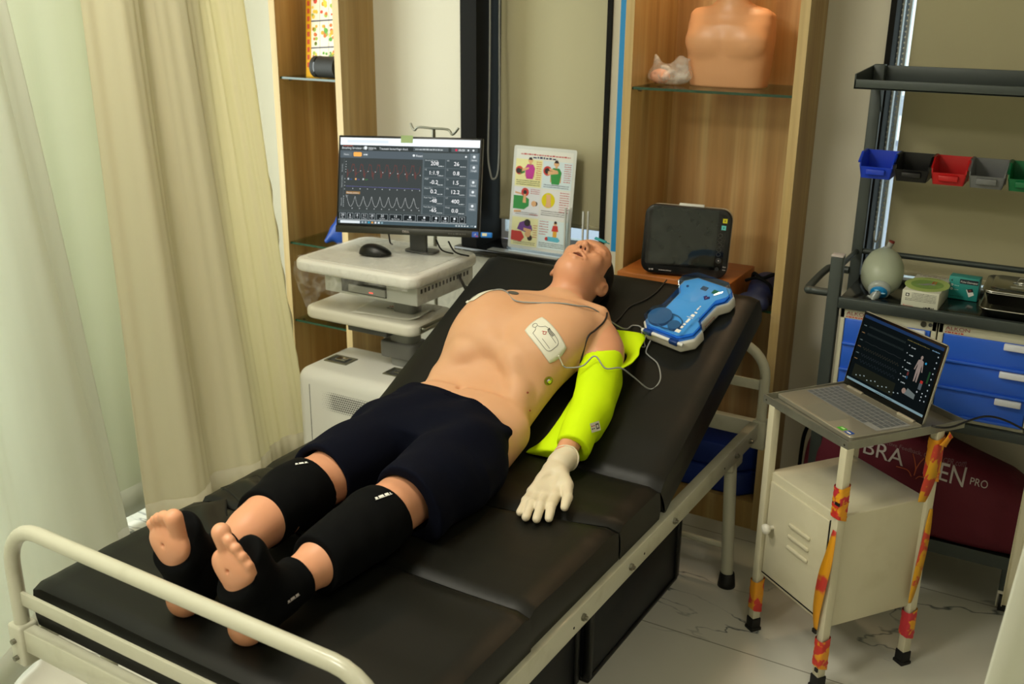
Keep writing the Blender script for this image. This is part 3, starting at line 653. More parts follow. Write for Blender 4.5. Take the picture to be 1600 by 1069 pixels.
# storage cases under the bed
def case(x0,x1,y0,y1,h,label,frame=BF):
    t=Thing('storage_case',label,'case',((x0+x1)/2,(y0+y1)/2,0),frame,group='black cases under the bed')
    bk=mat('trunk_black_laminate','#0c1018',.42,bump=(12,.1,.002)); ed=M['black_plastic']
    mb=MB(); mb.box(x0+.008,y0+.008,.012,x1-.008,y1-.008,h-.055,r=.004); mb.build('body',bk,t)
    mb=MB(); mb.box(x0,y0,h-.05,x1,y1,h,r=.012); mb.build('lid',ed,t)
    for x in (x0,x1-.022):
        for y in (y0,y1-.022): mb=MB(); mb.box(x,y,.012,x+.022,y+.022,h-.052,r=.004); mb.build('corner_post',ed,t)
    mb=MB(); mb.box(x0+.003,y0+.003,0,x1-.003,y1-.003,.014,r=.004); mb.build('base_rim',ed,t)
    return t
case(-.30,.335,1.035,1.645,.262,'black storage case on the floor under the raised part of the bed')
case(-.30,.315,.40,1.02,.262,'black storage case on the floor under the middle of the bed, nearer the camera')
# ================================================================ MANIKIN (bed frame)
A3=lambda p: tuple(Vector(p))
man=Thing('person','bare-chested training manikin lying on its back, in navy shorts and black leg wraps','person',(-.03,.95,.572),BF)
lo=(-.42,.04,.545); hi=(.36,1.84,1.20)
B=SDF(lo,hi,.0036)
Ox,OU,ON=(1,0,0),tuple(HU),tuple(HN)
# torso on the raised backrest, pelvis on the flat seat
B.loft(HP,OU,Ox,ON,[(-.10,-.082,.168,.0,.150),(-.02,-.092,.172,.0,.142),(.06,-.098,.176,.0,.138),(.13,-.094,.178,.0,.150),(.19,-.085,.182,.0,.186),(.22,-.08,.184,.0,.198),(.28,-.065,.190,.0,.212),(.35,-.048,.204,.002,.208),(.405,-.035,.205,.01,.180),(.445,-.03,.170,.02,.150),(.475,-.025,.10,.03,.128)],k=.02,e=2.5)
B.loft((0,0,.572),(0,1,0),(1,0,0),(0,0,1),[(.84,-.055,.150,.0,.135),(.92,-.066,.162,.0,.15),(1.02,-.084,.160,.0,.152),(1.10,-.094,.158,.0,.152)],k=.055,e=2.4)
for sx,x in ((1,.045),(-1,-.155)):      # ribs, chest
    B.ell(A3(TP(x,.30,.150)),(.095,.10,.072),np.array([Ox,OU,ON]).T,k=.04)
    B.ell(A3(TP(-.05+sx*.085-.02,.235,.135)),(.085,.075,.068),np.array([Ox,OU,ON]).T,k=.05)
    B.cap(A3(TP(-.03+sx*.03,.452,.128)),A3(TP(-.03+sx*.15,.438,.130)),.014,.012,k=.03)
RB_=np.array([Ox,OU,ON]).T
B.ell(A3(TP(-.105,.105,.190)),(.115,.075,.040),RB_,k=.035,mode='s')        # hollow under the rib arch
for a_,b_ in (((-.225,.115,.105),(-.175,.165,.150)),((-.175,.165,.150),(-.095,.200,.172)),((-.095,.200,.172),(-.015,.165,.158)),((-.015,.165,.158),(.030,.100,.120)),((.030,.100,.120),(.040,.040,.095))):
    B.cap(A3(TP(*a_)),A3(TP(*b_)),.022,.022,k=.030)
B.ell(A3(TP(-.112,.045,.152)),(.009,.012,.012),RB_,k=.008,mode='s')      # navel
B.cap(A3(TP(.160,.345,.076)),A3(TP(.185,.28,.066)),.054,.048,k=.03)
# left arm (camera side)
SH=TP(.165,.325,.074); EL=TP(.206,.165,.050); WR=Vector((.222,1.058,.617))
B.cap(A3(SH),A3(EL),.052,.040,k=.025); B.cap(A3(EL),A3(WR),.038,.024,k=.02)
B.cap(A3(WR),(.232,1.035,.610),.022,.020,k=.01)
# right arm lies along the far side
SR=TP(-.235,.375,.082); ER=TP(-.255,.19,.036); WRr=Vector((-.235,1.09,.600))
B.cap(A3(SR),A3(ER),.052,.038,k=.03); B.cap(A3(ER),A3(WRr),.038,.026,k=.02)
B.cap(A3(WRr),(-.232,1.0,.595),.03,.03,k=.02,sc=((0,0,1),.6))
for i in range(4): B.cap((-.252+i*.016,1.0,.592),(-.257+i*.018,.93,.585),.0085,.007,k=.004)
B.cap((-.215,1.02,.592),(-.200,.965,.585),.01,.008,k=.005)
# legs
def leg(hip,knee,ank,heel,ball,toes,sgn):
    B.cap(hip,knee,.085,.060,k=.04); B.cap(knee,ank,.058,.036,k=.02)
    mid=tuple(knee[i]*.70+ank[i]*.30 for i in range(3)); B.cap(mid,tuple(knee[i]*.45+ank[i]*.55 for i in range(3)),.057,.047,k=.03)
    B.cap((knee[0],knee[1],knee[2]+.012),(knee[0],knee[1]+.02,knee[2]+.012),.052,k=.02)
    B.cap(heel,ank,.033,.036,k=.02); 
    B.cap((heel[0],heel[1],heel[2]+.01),(ball[0],ball[1]+.012,ball[2]-.03),.032,.034,k=.02,sc=((0,1,0),.75))
    B.cap(ank,(ball[0],ball[1]+.035,ball[2]-.02),.036,.03,k=.03)
    B.ell(ball,(.050,.021,.036),k=.015)
    for (tx,ty,tz,tr,ln) in toes:
        B.cap((tx,ball[1]+.004,tz-ln),(tx,ty-.004,tz),tr*.85,tr*1.08,k=.0025)
leg((.022,.93,.648),(.072,.53,.652),(.072,.205,.640),(.064,.136,.603),(.062,.118,.740),
    [(.046,.116,.808,.0165,.045),(.068,.113,.800,.0105,.03),(.083,.113,.789,.0098,.026),(.096,.115,.775,.0092,.024),(.107,.118,.760,.0088,.02)],1)
leg((-.15,.93,.655),(-.155,.53,.652),(-.118,.215,.640),(-.107,.140,.601),(-.105,.118,.737),
    [(-.078,.116,.800,.0165,.045),(-.101,.113,.799,.0105,.03),(-.117,.113,.791,.0098,.026),(-.131,.115,.781,.0092,.024),(-.146,.118,.768,.0088,.02)],-1)
for x in (.062,-.105): B.ell((x+.005,.102,.742),(.004,.006,.004),k=.004,mode='s')
# neck and head; local axes r (right), u (towards the crown), f (out of the face)
B.cap(A3(TP(-.030,.42,.072)),A3(TP(-.026,.55,.080)),.064,.056,k=.035)
tilt=radians(-18); yaw=radians(14)
f0=(HN*cos(tilt)+HU*sin(-tilt)).normalized(); u0=(HU*cos(tilt)-HN*sin(-tilt)).normalized()
Hf=f0*cos(yaw)+Vector((1,0,0))*sin(yaw); Hr=Vector((1,0,0))*cos(yaw)-f0*sin(yaw); Hu=u0
HC=TP(-.028,.602,.104)
HR=np.array([Hr,Hu,Hf]).T
def H(r,u,f): return tuple(HC+Hr*r+Hu*u+Hf*f)
def he(c,r,k,mode='u'): B.ell(H(*c),r,HR,k=k,mode=mode)
he((0,.035,-.018),(.074,.088,.090),.02)
he((0,-.012,.030),(.062,.080,.062),.03)
he((0,-.062,.042),(.044,.042,.044),.03)
he((0,-.088,.052),(.024,.020,.026),.025)
he((0,.052,.052),(.055,.040,.034),.03)
B.cap(A3(TP(-.028,.455,.085)),H(0,-.055,.018),.052,.044,k=.04)
for s in (-1,1):
    B.cap(H(s*.058,-.03,-.01),H(s*.022,-.086,.046),.016,.014,k=.03)      # jaw line
    he((s*.036,-.012,.068),(.020,.018,.016),.025)                        # cheekbone
    he((s*.030,.020,.090),(.018,.011,.012),.014,'s')                     # socket
    he((s*.030,.017,.074),(.014,.010,.011),.004)                         # closed lid
    B.cap(H(s*.014,.034,.087),H(s*.044,.034,.076),.006,.005,k=.012)      # brow
    he((s*.0115,-.027,.099),(.0088,.0085,.0085),.005)                    # nostril wing
B.cap(H(0,.016,.086),H(0,-.022,.111),.0075,.0110,k=.008)
for s in (-1,1): B.ell(H(s*.0075,-.0335,.1015),(.0042,.0075,.0062),HR,k=.001,mode='s')
he((0,-.0590,.090),(.026,.0135,.030),.003,'s')                            # open mouth
B.cap(H(-.024,-.054,.0865),H(0,-.0445,.0965),.0040,.0048,k=.005); B.cap(H(.024,-.054,.0865),H(0,-.0445,.0965),.0040,.0048,k=.005)
B.cap(H(-.025,-.057,.085),H(0,-.0750,.0905),.0042,.0060,k=.004); B.cap(H(.025,-.057,.085),H(0,-.0750,.0905),.0042,.0060,k=.004)
for s in (-1,1):
    c=H(s*.079,-.010,-.014); a=HR.copy(); th=s*radians(26); a=np.array([Hr*cos(th)+Hf*sin(th),Hu,Hf*cos(th)-Hr*sin(th)]).T
    B.ell(c,(.0095,.033,.021),a,k=.004); B.ell(H(s*.073,-.036,-.006),(.008,.012,.012),a,k=.004)
    B.ell(H(s*.090,-.008,-.010),(.007,.020,.012),a,k=.002,mode='s')
def bodymat(C):
    m=np.zeros(len(C),int); m[(C[:,1]<.84)]=1
    d=C-np.array(HP); s=d@np.array(HU); n=d@np.array(HN); m[(s>.475)]=1
    arm=(C[:,0]>.165)&(s>-.12)&(s<.42); m[arm]=1
    m[(C[:,0]<-.265)&(s<.37)]=1
    return m
body=B.build('body',[M['skin'],M['skin_leg']],man,it=2,matfn=bodymat)
del B
# mouth cavity, hair cap
mb=MB(); mb.ell(H(0,-.0590,.0775),(.024,.0140,.012),16,10,R=Matrix([Hr,Hu,Hf]).transposed()); mb.build('mouth',M['mouth'],man)
K=SDF((-.14,1.45,.70),(.14,1.85,1.05),.0035)
K.ell(H(0,.030,-.024),(.084,.098,.096),HR,k=.01)
K.cap(H(0,-.075,-.062),H(0,-.01,-.055),.050,.062,k=.02)
def keep(S,p,n,lo,hi,k=.004):    # keep the half space on the -n side
    S.op(lambda X,Y,Z:-((X-p[0])*n[0]+(Y-p[1])*n[1]+(Z-p[2])*n[2]),lo,hi,k,'s',0)
kl,kh=(-.12,1.45,.70),(.14,1.85,1.05)
keep(K,H(0,.0,.022),(Hf*1-Hu*.50).normalized(),kl,kh)
for s in (-1,1): K.ell(H(s*.088,-.014,-.004),(.032,.038,.030),HR,k=.004,mode='s')
for s in (-1,1):
    mb=MB(); mb.ell(H(s*.0075,-.0300,.1010),(.0034,.0035,.0050),10,8,R=Matrix([Hr,Hu,Hf]).transposed()); mb.build('nostril',mat('nostril_dark','#3a1512',.6),man)
K.build('hair',M['hair'],man,it=2)
# chest details
def onskin(x,s,n0,r=.0): return TP(x,s,n0)
def surf(x,s,inset=-.0005,frm='n'):      # point and normal on the chest by ray casting down the backrest normal
    o=body.o; og=Vector(man.org); a=TP(x,s,.40)-og; ok,loc,nor,_=o.ray_cast(a,-HN); 
    return (loc+og,nor) if ok else (TP(x,s,.18),HN)
bpy.context.view_layer.update()
p_,n_=surf(-.118,.378); mb=MB(); mb.cyl(p_-n_*.004,p_+n_*.002,.0155,n=24); mb.build('speaker_port',M['dgrey_plastic'],man,label='dark round disc on the chest')
def side(s,n):      # point on the camera-side flank
    o=body.o; og=Vector(man.org); ok,loc,nor,_=o.ray_cast(TP(.165 if s>.09 else .150,s,n)-og,Vector((-1,0,0))); return (loc+og,nor) if ok else (TP(.1,s,n),Vector((1,0,0)))
def stud(x,s,rad):
    p,n=side(s,x); mb=MB(); mb.cyl(p-n*.004,p+n*.002,rad,n=20); q=mb.build('connector_ring',mat('brass_olive','#8f8a30',.4,metal=.4),man)
    mb=MB(); mb.cyl(p+n*.001,p+n*.007,rad*.5,n=16); mb.cyl(p+n*.006,p+n*.0085,rad*.62,rad*.4,n=16); mb.build('connector_pin',M['steel'],q)
for x,s,r in ((.118,.160,.0125),): stud(x,s,r)
for x,s in ((.130,.095),(.095,.066)):
    p,n=side(s,x); mb=MB(); mb.ell(p,(.0035,.0035,.0025),8,6); mb.build('skin_hole',mat('dark_red_hole','#8c3a22',.6),man)
# black strip standing in for the dark gap between chest and arm
mb=MB(); P=[]
for x,s in ((.140,.430),(.148,.410),(.152,.380),(.150,.34),(.146,.30),(.138,.255)):
    p,n=surf(x,s); P.append(p+n*.0015)
mb.tube(crom(P,5),[.0026]*(5*5+1),8); mb.build('arm_opening_dark_gap',M['cable_black'],man)
# side label printed on the flank
mb=MB(); mb.grid(lambda u,v:(lambda q:tuple(q[0]+q[1]*.001))(side(-.035+.085*u,.022+.018*v)),12,4)
mb.build('side_label',mat('olive_label','#a9a55a',.6),man,label='small printed label on the flank')
# ---- shorts
lo,hi=(-.34,.54,.560),(.25,1.16,.82)
S=SDF(lo,hi,.004)
S.loft((0,0,.572),(0,1,0),(1,0,0),(0,0,1),[(.80,-.05,.20,-.004,.150),(.88,-.062,.204,-.004,.180),(.96,-.072,.200,-.004,.190),(1.03,-.085,.190,-.004,.190),(1.085,-.097,.178,-.004,.186)],k=.02,e=2.5)
S.cap((.045,.88,.655),(.082,.59,.660),.099,.086,k=.03); S.cap((-.155,.88,.655),(-.165,.57,.655),.095,.083,k=.03)
S.cap((.09,.86,.63),(.115,.59,.628),.075,.060,k=.03); S.cap((-.19,.86,.63),(-.205,.57,.628),.07,.05,k=.03)
S.cap((-.225,.95,.645),(-.235,.88,.640),.055,.06,k=.04); S.cap((-.262,.940,.690),(-.185,.985,.728),.017,.015,k=.02); S.cap((-.265,.93,.66),(-.20,.86,.70),.016,.012,k=.02)
S.cap((.01,.98,.735),(-.06,.84,.715),.014,.008,k=.02); S.cap((-.20,.92,.73),(-.12,.80,.70),.014,.008,k=.02); S.cap((.12,.98,.70),(.03,.80,.72),.013,.008,k=.02)
S.wrinkle(.0065,30,lo,hi,[(1,.6,.2),(.3,1,.5),(-.8,.5,.3),(.9,-.5,.1)],3)
def kh2(p,n,lo_=lo,hi_=hi): keep(S,p,Vector(n).normalized(),lo_,hi_)
kh2((-.09,1.000,.735),(.12,1,.10)); kh2((0,.60,.66),(-.02,-1,-.10))
kh2((0,0,.573),(0,0,-1))
for c,a in (((.072,.60,.652),.070),((-.160,.60,.652),.070)): S.cap((c[0],.50,c[2]),(c[0],.625,c[2]),a,a*1.0,k=.004,mode='s')
sh=S.build('shorts',M['navy'],man,it=3)
mb=MB()      # waistband gathers
for i in range(46):
    u=i/45; x=-.235+.27*u
    o=sh.o; ok,loc,nor,_=o.ray_cast(Vector((x,.982-.12*(x+.09),1.0))-Vector(man.org),Vector((0,0,-1)))
    if ok and (loc+Vector(man.org)).z>.70: p=loc+Vector(man.org); mb.cyl(p+Vector((0,.010,-.0016)),p+Vector((0,-.012,-.0016)),.0024,n=6)
mb.build('waistband_gathers',M['navy'],sh)
# ---- leg wraps
def wrap(name,parts,planes,minus,lo,hi,label,seed):
    Q=SDF(lo,hi,.0035)
    for a in parts: Q.cap(*a[:4],k=.02)
    Q.wrinkle(.0016,60,lo,hi,[(.2,1,.3),(-.4,1,.2),(.1,1,-.5)],seed)
    for p,n in planes: keep(Q,p,Vector(n).normalized(),lo,hi)
    for c,r in minus: Q.ell(c,(r,r,r),k=.004,mode='s')
    return Q.build(name,M['black_knit'],man,it=2)
k1=wrap('knee_sleeve',[((.070,.60,.655),(.072,.50,.654),.074,.071),((.072,.50,.654),(.072,.28,.643),.071,.058),((.072,.46,.652),(.072,.36,.648),.066,.060)],[((0,.545,.66),(0,1,.16)),((0,.315,.62),(0,-1,.05))],[],(-.03,.24,.57),(.16,.64,.76),None,5)
k2=wrap('knee_sleeve',[((-.155,.60,.655),(-.155,.50,.654),.074,.071),((-.155,.50,.654),(-.140,.34,.646),.071,.064)],[((0,.562,.66),(0,1,.16)),((0,.405,.65),(.12,-1,.10))],[],(-.25,.32,.57),(-.06,.64,.76),None,6)
a1=wrap('ankle_wrap',[((.0715,.30,.642),(.072,.205,.640),.052,.043),((.066,.150,.609),(.072,.205,.640),.040,.043),((.066,.155,.615),(.062,.140,.700),.041,.041),((.072,.205,.640),(.062,.152,.720),.044,.040),((.062,.152,.720),(.062,.152,.750),.038,.036),((.045,.132,.68),(.085,.132,.70),.030,.030)],[((0,.268,.64),(0,1,.05)),((.062,.12,.716),(-.25,-1.3,1))],[((.063,.094,.590),.048)],(-.02,.06,.55),(.15,.34,.78),None,7)
a2=wrap('ankle_wrap',[((-.125,.30,.645),(-.118,.215,.640),.050,.043),((-.106,.155,.606),(-.118,.215,.640),.040,.043),((-.106,.16,.612),(-.105,.140,.700),.041,.041),((-.118,.215,.640),(-.105,.152,.720),.044,.040),((-.105,.152,.720),(-.105,.152,.750),.038,.036),((-.125,.132,.70),(-.085,.132,.70),.030,.030)],[((0,.275,.64),(0,1,.05)),((-.105,.12,.718),(.12,-1.3,1))],[((-.107,.097,.588),.048)],(-.20,.06,.55),(-.02,.34,.78),None,8)
def sticker(par,p0,dirn,ux,w,h,m,textstr=None,name='woven_label'):
    ok,loc,nor,_=par.o.ray_cast(Vector(p0)-Vector(man.org),Vector(dirn).normalized())
    if not ok: return
    p=loc+Vector(man.org); nor=nor.normalized(); ux=Vector(ux); ux=(ux-nor*ux.dot(nor)).normalized(); uy=nor.cross(ux)
    mb=MB(); P=Panel(mb,p+nor*.0012-ux*w/2-uy*h/2,ux,uy,w,h); P.scrib(.05,.15,.95,.75,m,1,seed=4); P.rect(0,0,1,.10,m,1)
    mb.build(name,P.mats,par,label='small white woven label')
sticker(k1,(.17,.50,.82),(-.75,0,-1),(.25,1,0),.045,.012,M['white'])
sticker(k2,(-.12,.52,.85),(-.2,0,-1),(.6,1,0),.03,.010,M['white'])
sticker(a1,(.2,.20,.68),(-1,0,-.35),(.0,1,.1),.030,.009,M['silver_print'])
# ---- hi-vis sleeve and shirt cloth
lo,hi=(-.02,1.02,.545),(.36,1.66,.86)
S=SDF(lo,hi,.004)
def T3(x,s,n): return tuple(TP(x,s,n))
S.cap(T3(.172,.31,.078),T3(.206,.165,.056),.062,.050,k=.02); S.cap(T3(.206,.165,.056),(.230,1.085,.624),.050,.046,k=.02)
S.cap(T3(.185,.27,.03),T3(.215,.10,.02),.05,.040,k=.03)
S.cap(T3(.17,.02,.018),T3(.16,.30,.02),.05,.04,k=.02,sc=(tuple(HN),.4))
S.cap(T3(.12,-.015,.004),T3(.20,.02,.02),.04,.05,k=.02,sc=(tuple(HN),.35))
S.wrinkle(.0050,30,lo,hi,[(1,.6,.6),(.4,1,-.4),(-.8,.6,.3),(.2,-.8,1)],11)
keep(S,TP(0,-.015,.05),(HU*-1+Vector((.10,0,0))+HN*-.0).normalized(),lo,hi)
# armhole: free the shoulder ball
S.ell(A3(TP(.155,.350,.086)),(.072,.080,.074),k=.006,mode='s')
S.op(lambda X,Y,Z:((Y-HP.y)*HN.y+(Z-HP.z)*HN.z)+0*X-.0015,lo,hi,.003,'s',0) 
S.cap((.226,1.095,.620),(.222,1.03,.612),.033,.035,k=.004,mode='s')
slv=S.build('sleeve',M['hivis'],man,it=3,label='fluorescent yellow shirt sleeve')
IN=crom([TP(.095,.415,.020),TP(.150,.415,.014),TP(.195,.400,.018),TP(.213,.355,.034),TP(.215,.300,.060),TP(.212,.262,.085)],6)
OU=crom([TP(.135,.455,.050),TP(.205,.495,.010),TP(.228,.430,.030),TP(.245,.360,.050),TP(.243,.290,.080),TP(.228,.245,.100)],6)
mb=MB(); NN=len(IN)
def flapf(u,v):
    i=min(int(u*(NN-1)+.5),NN-1); p=IN[i].lerp(OU[i],v); w_=.010*sin(pi*v)*(.6+.5*sin(9*u)); return tuple(p+HN*w_+Vector((mnoise.noise(p*22),mnoise.noise(p*25+Vector((3,1,0))),0))*.004)
mb.grid(flapf,NN,10); mb.build('shirt_flap',M['hivis'],man,solid=.0025,label='fluorescent yellow cloth behind the shoulder')
ok,loc,nor,_=slv.o.ray_cast(TP(.42,.06,.40)-Vector(man.org),(TP(.255,.075,.07)-TP(.42,.06,.40)).normalized())
if ok:
    p=loc+Vector(man.org); ux=Vector((.62,.78,.1)); ux=(ux-nor*ux.dot(nor)).normalized(); uy=nor.cross(ux); mb=MB(); P=Panel(mb,p+nor*.0025-ux*.020-uy*.012,ux,uy,.040,.024)
    P.rect(0,0,1,1,M['pad_white'],1); P.scrib(.08,.6,.45,.2,M['ink_red'],2,1); P.scrib(.08,.3,.45,.2,M['ink'],2,2); P.rect(.55,.2,.9,.8,M['ink'],2); P.rect(.62,.35,.82,.65,M['pad_white'],3); mb.build('care_label',P.mats,slv,label='white printed care label')
# far-side sleeve, a sliver past the torso
lo,hi=(-.42,1.20,.58),(-.16,1.56,.86)
S=SDF(lo,hi,.0045); S.cap(T3(-.245,.35,.080),T3(-.262,.20,.04),.058,.045,k=.02)
S.wrinkle(.004,30,lo,hi,[(1,.6,.6),(.4,1,-.4)],12); S.op(lambda X,Y,Z:((Y-HP.y)*HN.y+(Z-HP.z)*HN.z)+0*X-.0015,lo,hi,.003,'s',0)
S.build('sleeve',M['hivis'],man,it=2,label='fluorescent yellow sleeve on the far arm')
# ---- glove: palm up, five fingers
lo,hi=(.14,.76,.560),(.36,1.12,.66)
G=SDF(lo,hi,.0022)
G.cap((.227,1.078,.616),(.224,1.045,.612),.033,.030,k=.006)
G.cap((.224,1.05,.610),(.236,1.01,.602),.030,.028,k=.012,sc=((0,0,1),.80))
for a,b in (((.236,1.01,.602),(.284,.915,.592)),((.232,1.01,.602),(.262,.905,.591)),((.226,1.01,.602),(.243,.905,.590)),((.220,1.01,.602),(.226,.912,.590))): G.cap(a,b,.021,.0145,k=.014)
for a,b,c,r in (((.286,.912,.592),(.303,.862,.596),(.319,.824,.587),.0112),((.264,.905,.592),(.281,.850,.597),(.297,.806,.587),.0115),((.243,.903,.590),(.258,.850,.595),(.271,.802,.586),.0112),((.224,.908,.589),(.236,.862,.592),(.247,.816,.585),.0102)):
    G.cap(a,b,r*1.12,r,k=.007); G.cap(b,c,r*1.0,r*.88,k=.005)
G.cap((.250,1.0,.606),(.290,.962,.604),.020,.0165,k=.014); G.cap((.290,.962,.604),(.318,.915,.601),.0145,.0125,k=.008); G.cap((.318,.915,.601),(.330,.878,.594),.0125,.0105,k=.005)
G.ell((.268,.965,.606),(.020,.026,.012),k=.014); G.ell((.228,.965,.602),(.014,.030,.012),k=.014)
G.ell((.250,.940,.616),(.016,.030,.006),k=.016,mode='s')
G.wrinkle(.0009,90,lo,hi,[(1,.3,.2),(.2,1,.4),(-.6,.7,.3)],9)
G.cap((.229,1.12,.618),(.227,1.07,.616),.029,.027,k=.003,mode='s')
gl=G.build('glove',M['glove'],man,it=2,label='cream latex glove, palm up, on the near hand')
mb=MB(); c=Vector((.228,1.074,.616)); mb.tube([c+Vector((.0335*cos(a),.006*sin(a*2),.0335*sin(a))) for a in np.linspace(0,2*pi,25)[:-1]],.0022,8,closed=True); mb.build('rolled_cuff',M['glove'],gl)
# ---- electrode pads (things lying on the chest)
def pad(name,label,cx,cs,ang,w,h,group,drawn=True,bend=0):
    """w across, h along; conforms to the skin"""
    t=Thing(name,label,'electrode pad',tuple(surf(cx,cs)[0]),BF,group=group)
    ca,sa=cos(ang),sin(ang)
    def at(u,v,off):   # u,v in [-.5,.5]
        a,b=u*w,v*h; a+=bend*(b*b)/h
        p,n=surf(cx+a*ca-b*sa,cs+a*sa+b*ca); return tuple(p+n*off)
    rr=.17; mb=MB()
    def fn(u,v):
        x,y=u*2-1,v*2-1           # squircle map keeps rounded corners
        k=1-.10*(x*x*y*y); return at(x*.5*k,y*.5*k,.0022)
    mb.grid(fn,14,18); b=mb.build('pad',M['pad_white'],t,solid=.0018)
    if drawn:
        mb=MB()
        def ln(pts,r=.0006): mb.tube([at(q.x,q.y,.0036) for q in crom([(p[0],p[1],0) for p in pts],4)],r,5)
        ln([(-.30,.22),(-.32,-.05),(-.28,-.30),(0,-.35),(.28,-.30),(.30,0),(.26,.15)]); ln([(.26,.15),(.1,.22),(.05,.30)]); ln([(-.30,.22),(-.12,.25),(-.08,.30)])
        ln([(-.02+.10*cos(a),.36+.06*sin(a)) for a in np.linspace(0,6.28,11)]); ln([(-.16,-.3),(-.17,-.05)]); ln([(.16,-.3),(.17,-.05)])
        mb.build('drawing',M['ink'],b)
        mb=MB(); ln([(.05,-.02),(.12,.02),(.05,.06),(-.02,.02),(.05,-.02)],.0009); ln([(.02,.10),(.16,.0)],.0007); mb.build('red_mark',M['ink_red'],b)
        mb=MB(); 
        for i in range(3): ln([(.22+.05*i,-.16),(.20+.05*i,-.02),(.25+.04*i,.05)],.0010)
        mb.build('hand_drawing',M['ink_black'],b)
    q=at(.0,-.5,.003); q2=at(.0,-.56,.003); mb=MB(); mb.bar([at(0,-.47,.003),at(0,-.56,.003)],.010,.003); mb.build('wire_tab',M['pad_white'],t)
    return Vector(at(0,-.56,.004))
e1=pad('electrode_pad','white electrode pad with a torso drawing stuck on the lower chest, camera side',.062,.232,radians(62),.066,.106,None)
e2=pad('electrode_pad','white electrode pad at the far shoulder edge of the chest',-.213,.352,radians(-20),.055,.09,None,drawn=False)
# ---- cables
def sk(x,s,o=.002): p,n=surf(x,s); return p+n*o
def on(x,s,n=.003): return TP(x,s,n)
r=.0021
mb=MB(); mb.tube(crom([sk(-.225,.315),sk(-.215,.335),sk(-.175,.372),sk(-.139,.372),sk(-.085,.335),sk(-.019,.341),sk(.047,.352),sk(.090,.370,.004),sk(.115,.400,.006),TP(.150,.450,.075),TP(.155,.49,.025),on(.155,.53),on(.185,.525),on(.21,.46),TP(.226,.455,.006),on(.215,.475,.008),TP(.222,.505,.03)],6),r,8)
mb.build('pad_cable',M['cable_grey'],label='thin grey cable running over the upper chest to the blue defibrillator',cat='cable',frame=BF,org=tuple(on(.16,.50)))
mb=MB(); mb.tube(crom([e1,e1+Vector((.012,.004,-.006)),TP(.166,.222,.135),TP(.190,.253,.148),TP(.225,.236,.128),TP(.255,.262,.112),TP(.275,.285,.06),on(.305,.305),on(.318,.345),on(.288,.40),on(.25,.425),on(.235,.44),TP(.235,.475,.012)],6),r,8)
mb.build('pad_cable',M['cable_grey'],label='thin grey cable from the drawn electrode pad, looping over the yellow sleeve',cat='cable',frame=BF,org=tuple(on(.305,.305)))
mb=MB(); mb.tube(crom([on(.172,.745),on(.165,.69),on(.145,.645),on(.113,.606),on(.105,.56),on(.10,.52,.01),TP(.10,.48,.03)],6),.0022,8)
mb.build('manikin_cable',M['cable_black'],label='thin black cable running down the mattress beside the head',cat='cable',frame=BF,org=tuple(on(.11,.60)))
# small teal clip on the forehead
mb=MB(); mb.M=Matrix.Translation(H(.0,.062,.095))@Matrix((Hr,Hu,Hf)).transposed().to_4x4(); mb.box(-.008,-.004,-.002,.030,.006,.004,r=.002); mb.box(.028,-.001,0,.042,.002,.002)
mb.build('forehead_clip',mat('teal_plastic','#0f8a94',.4),man,label='small teal clip at the forehead')
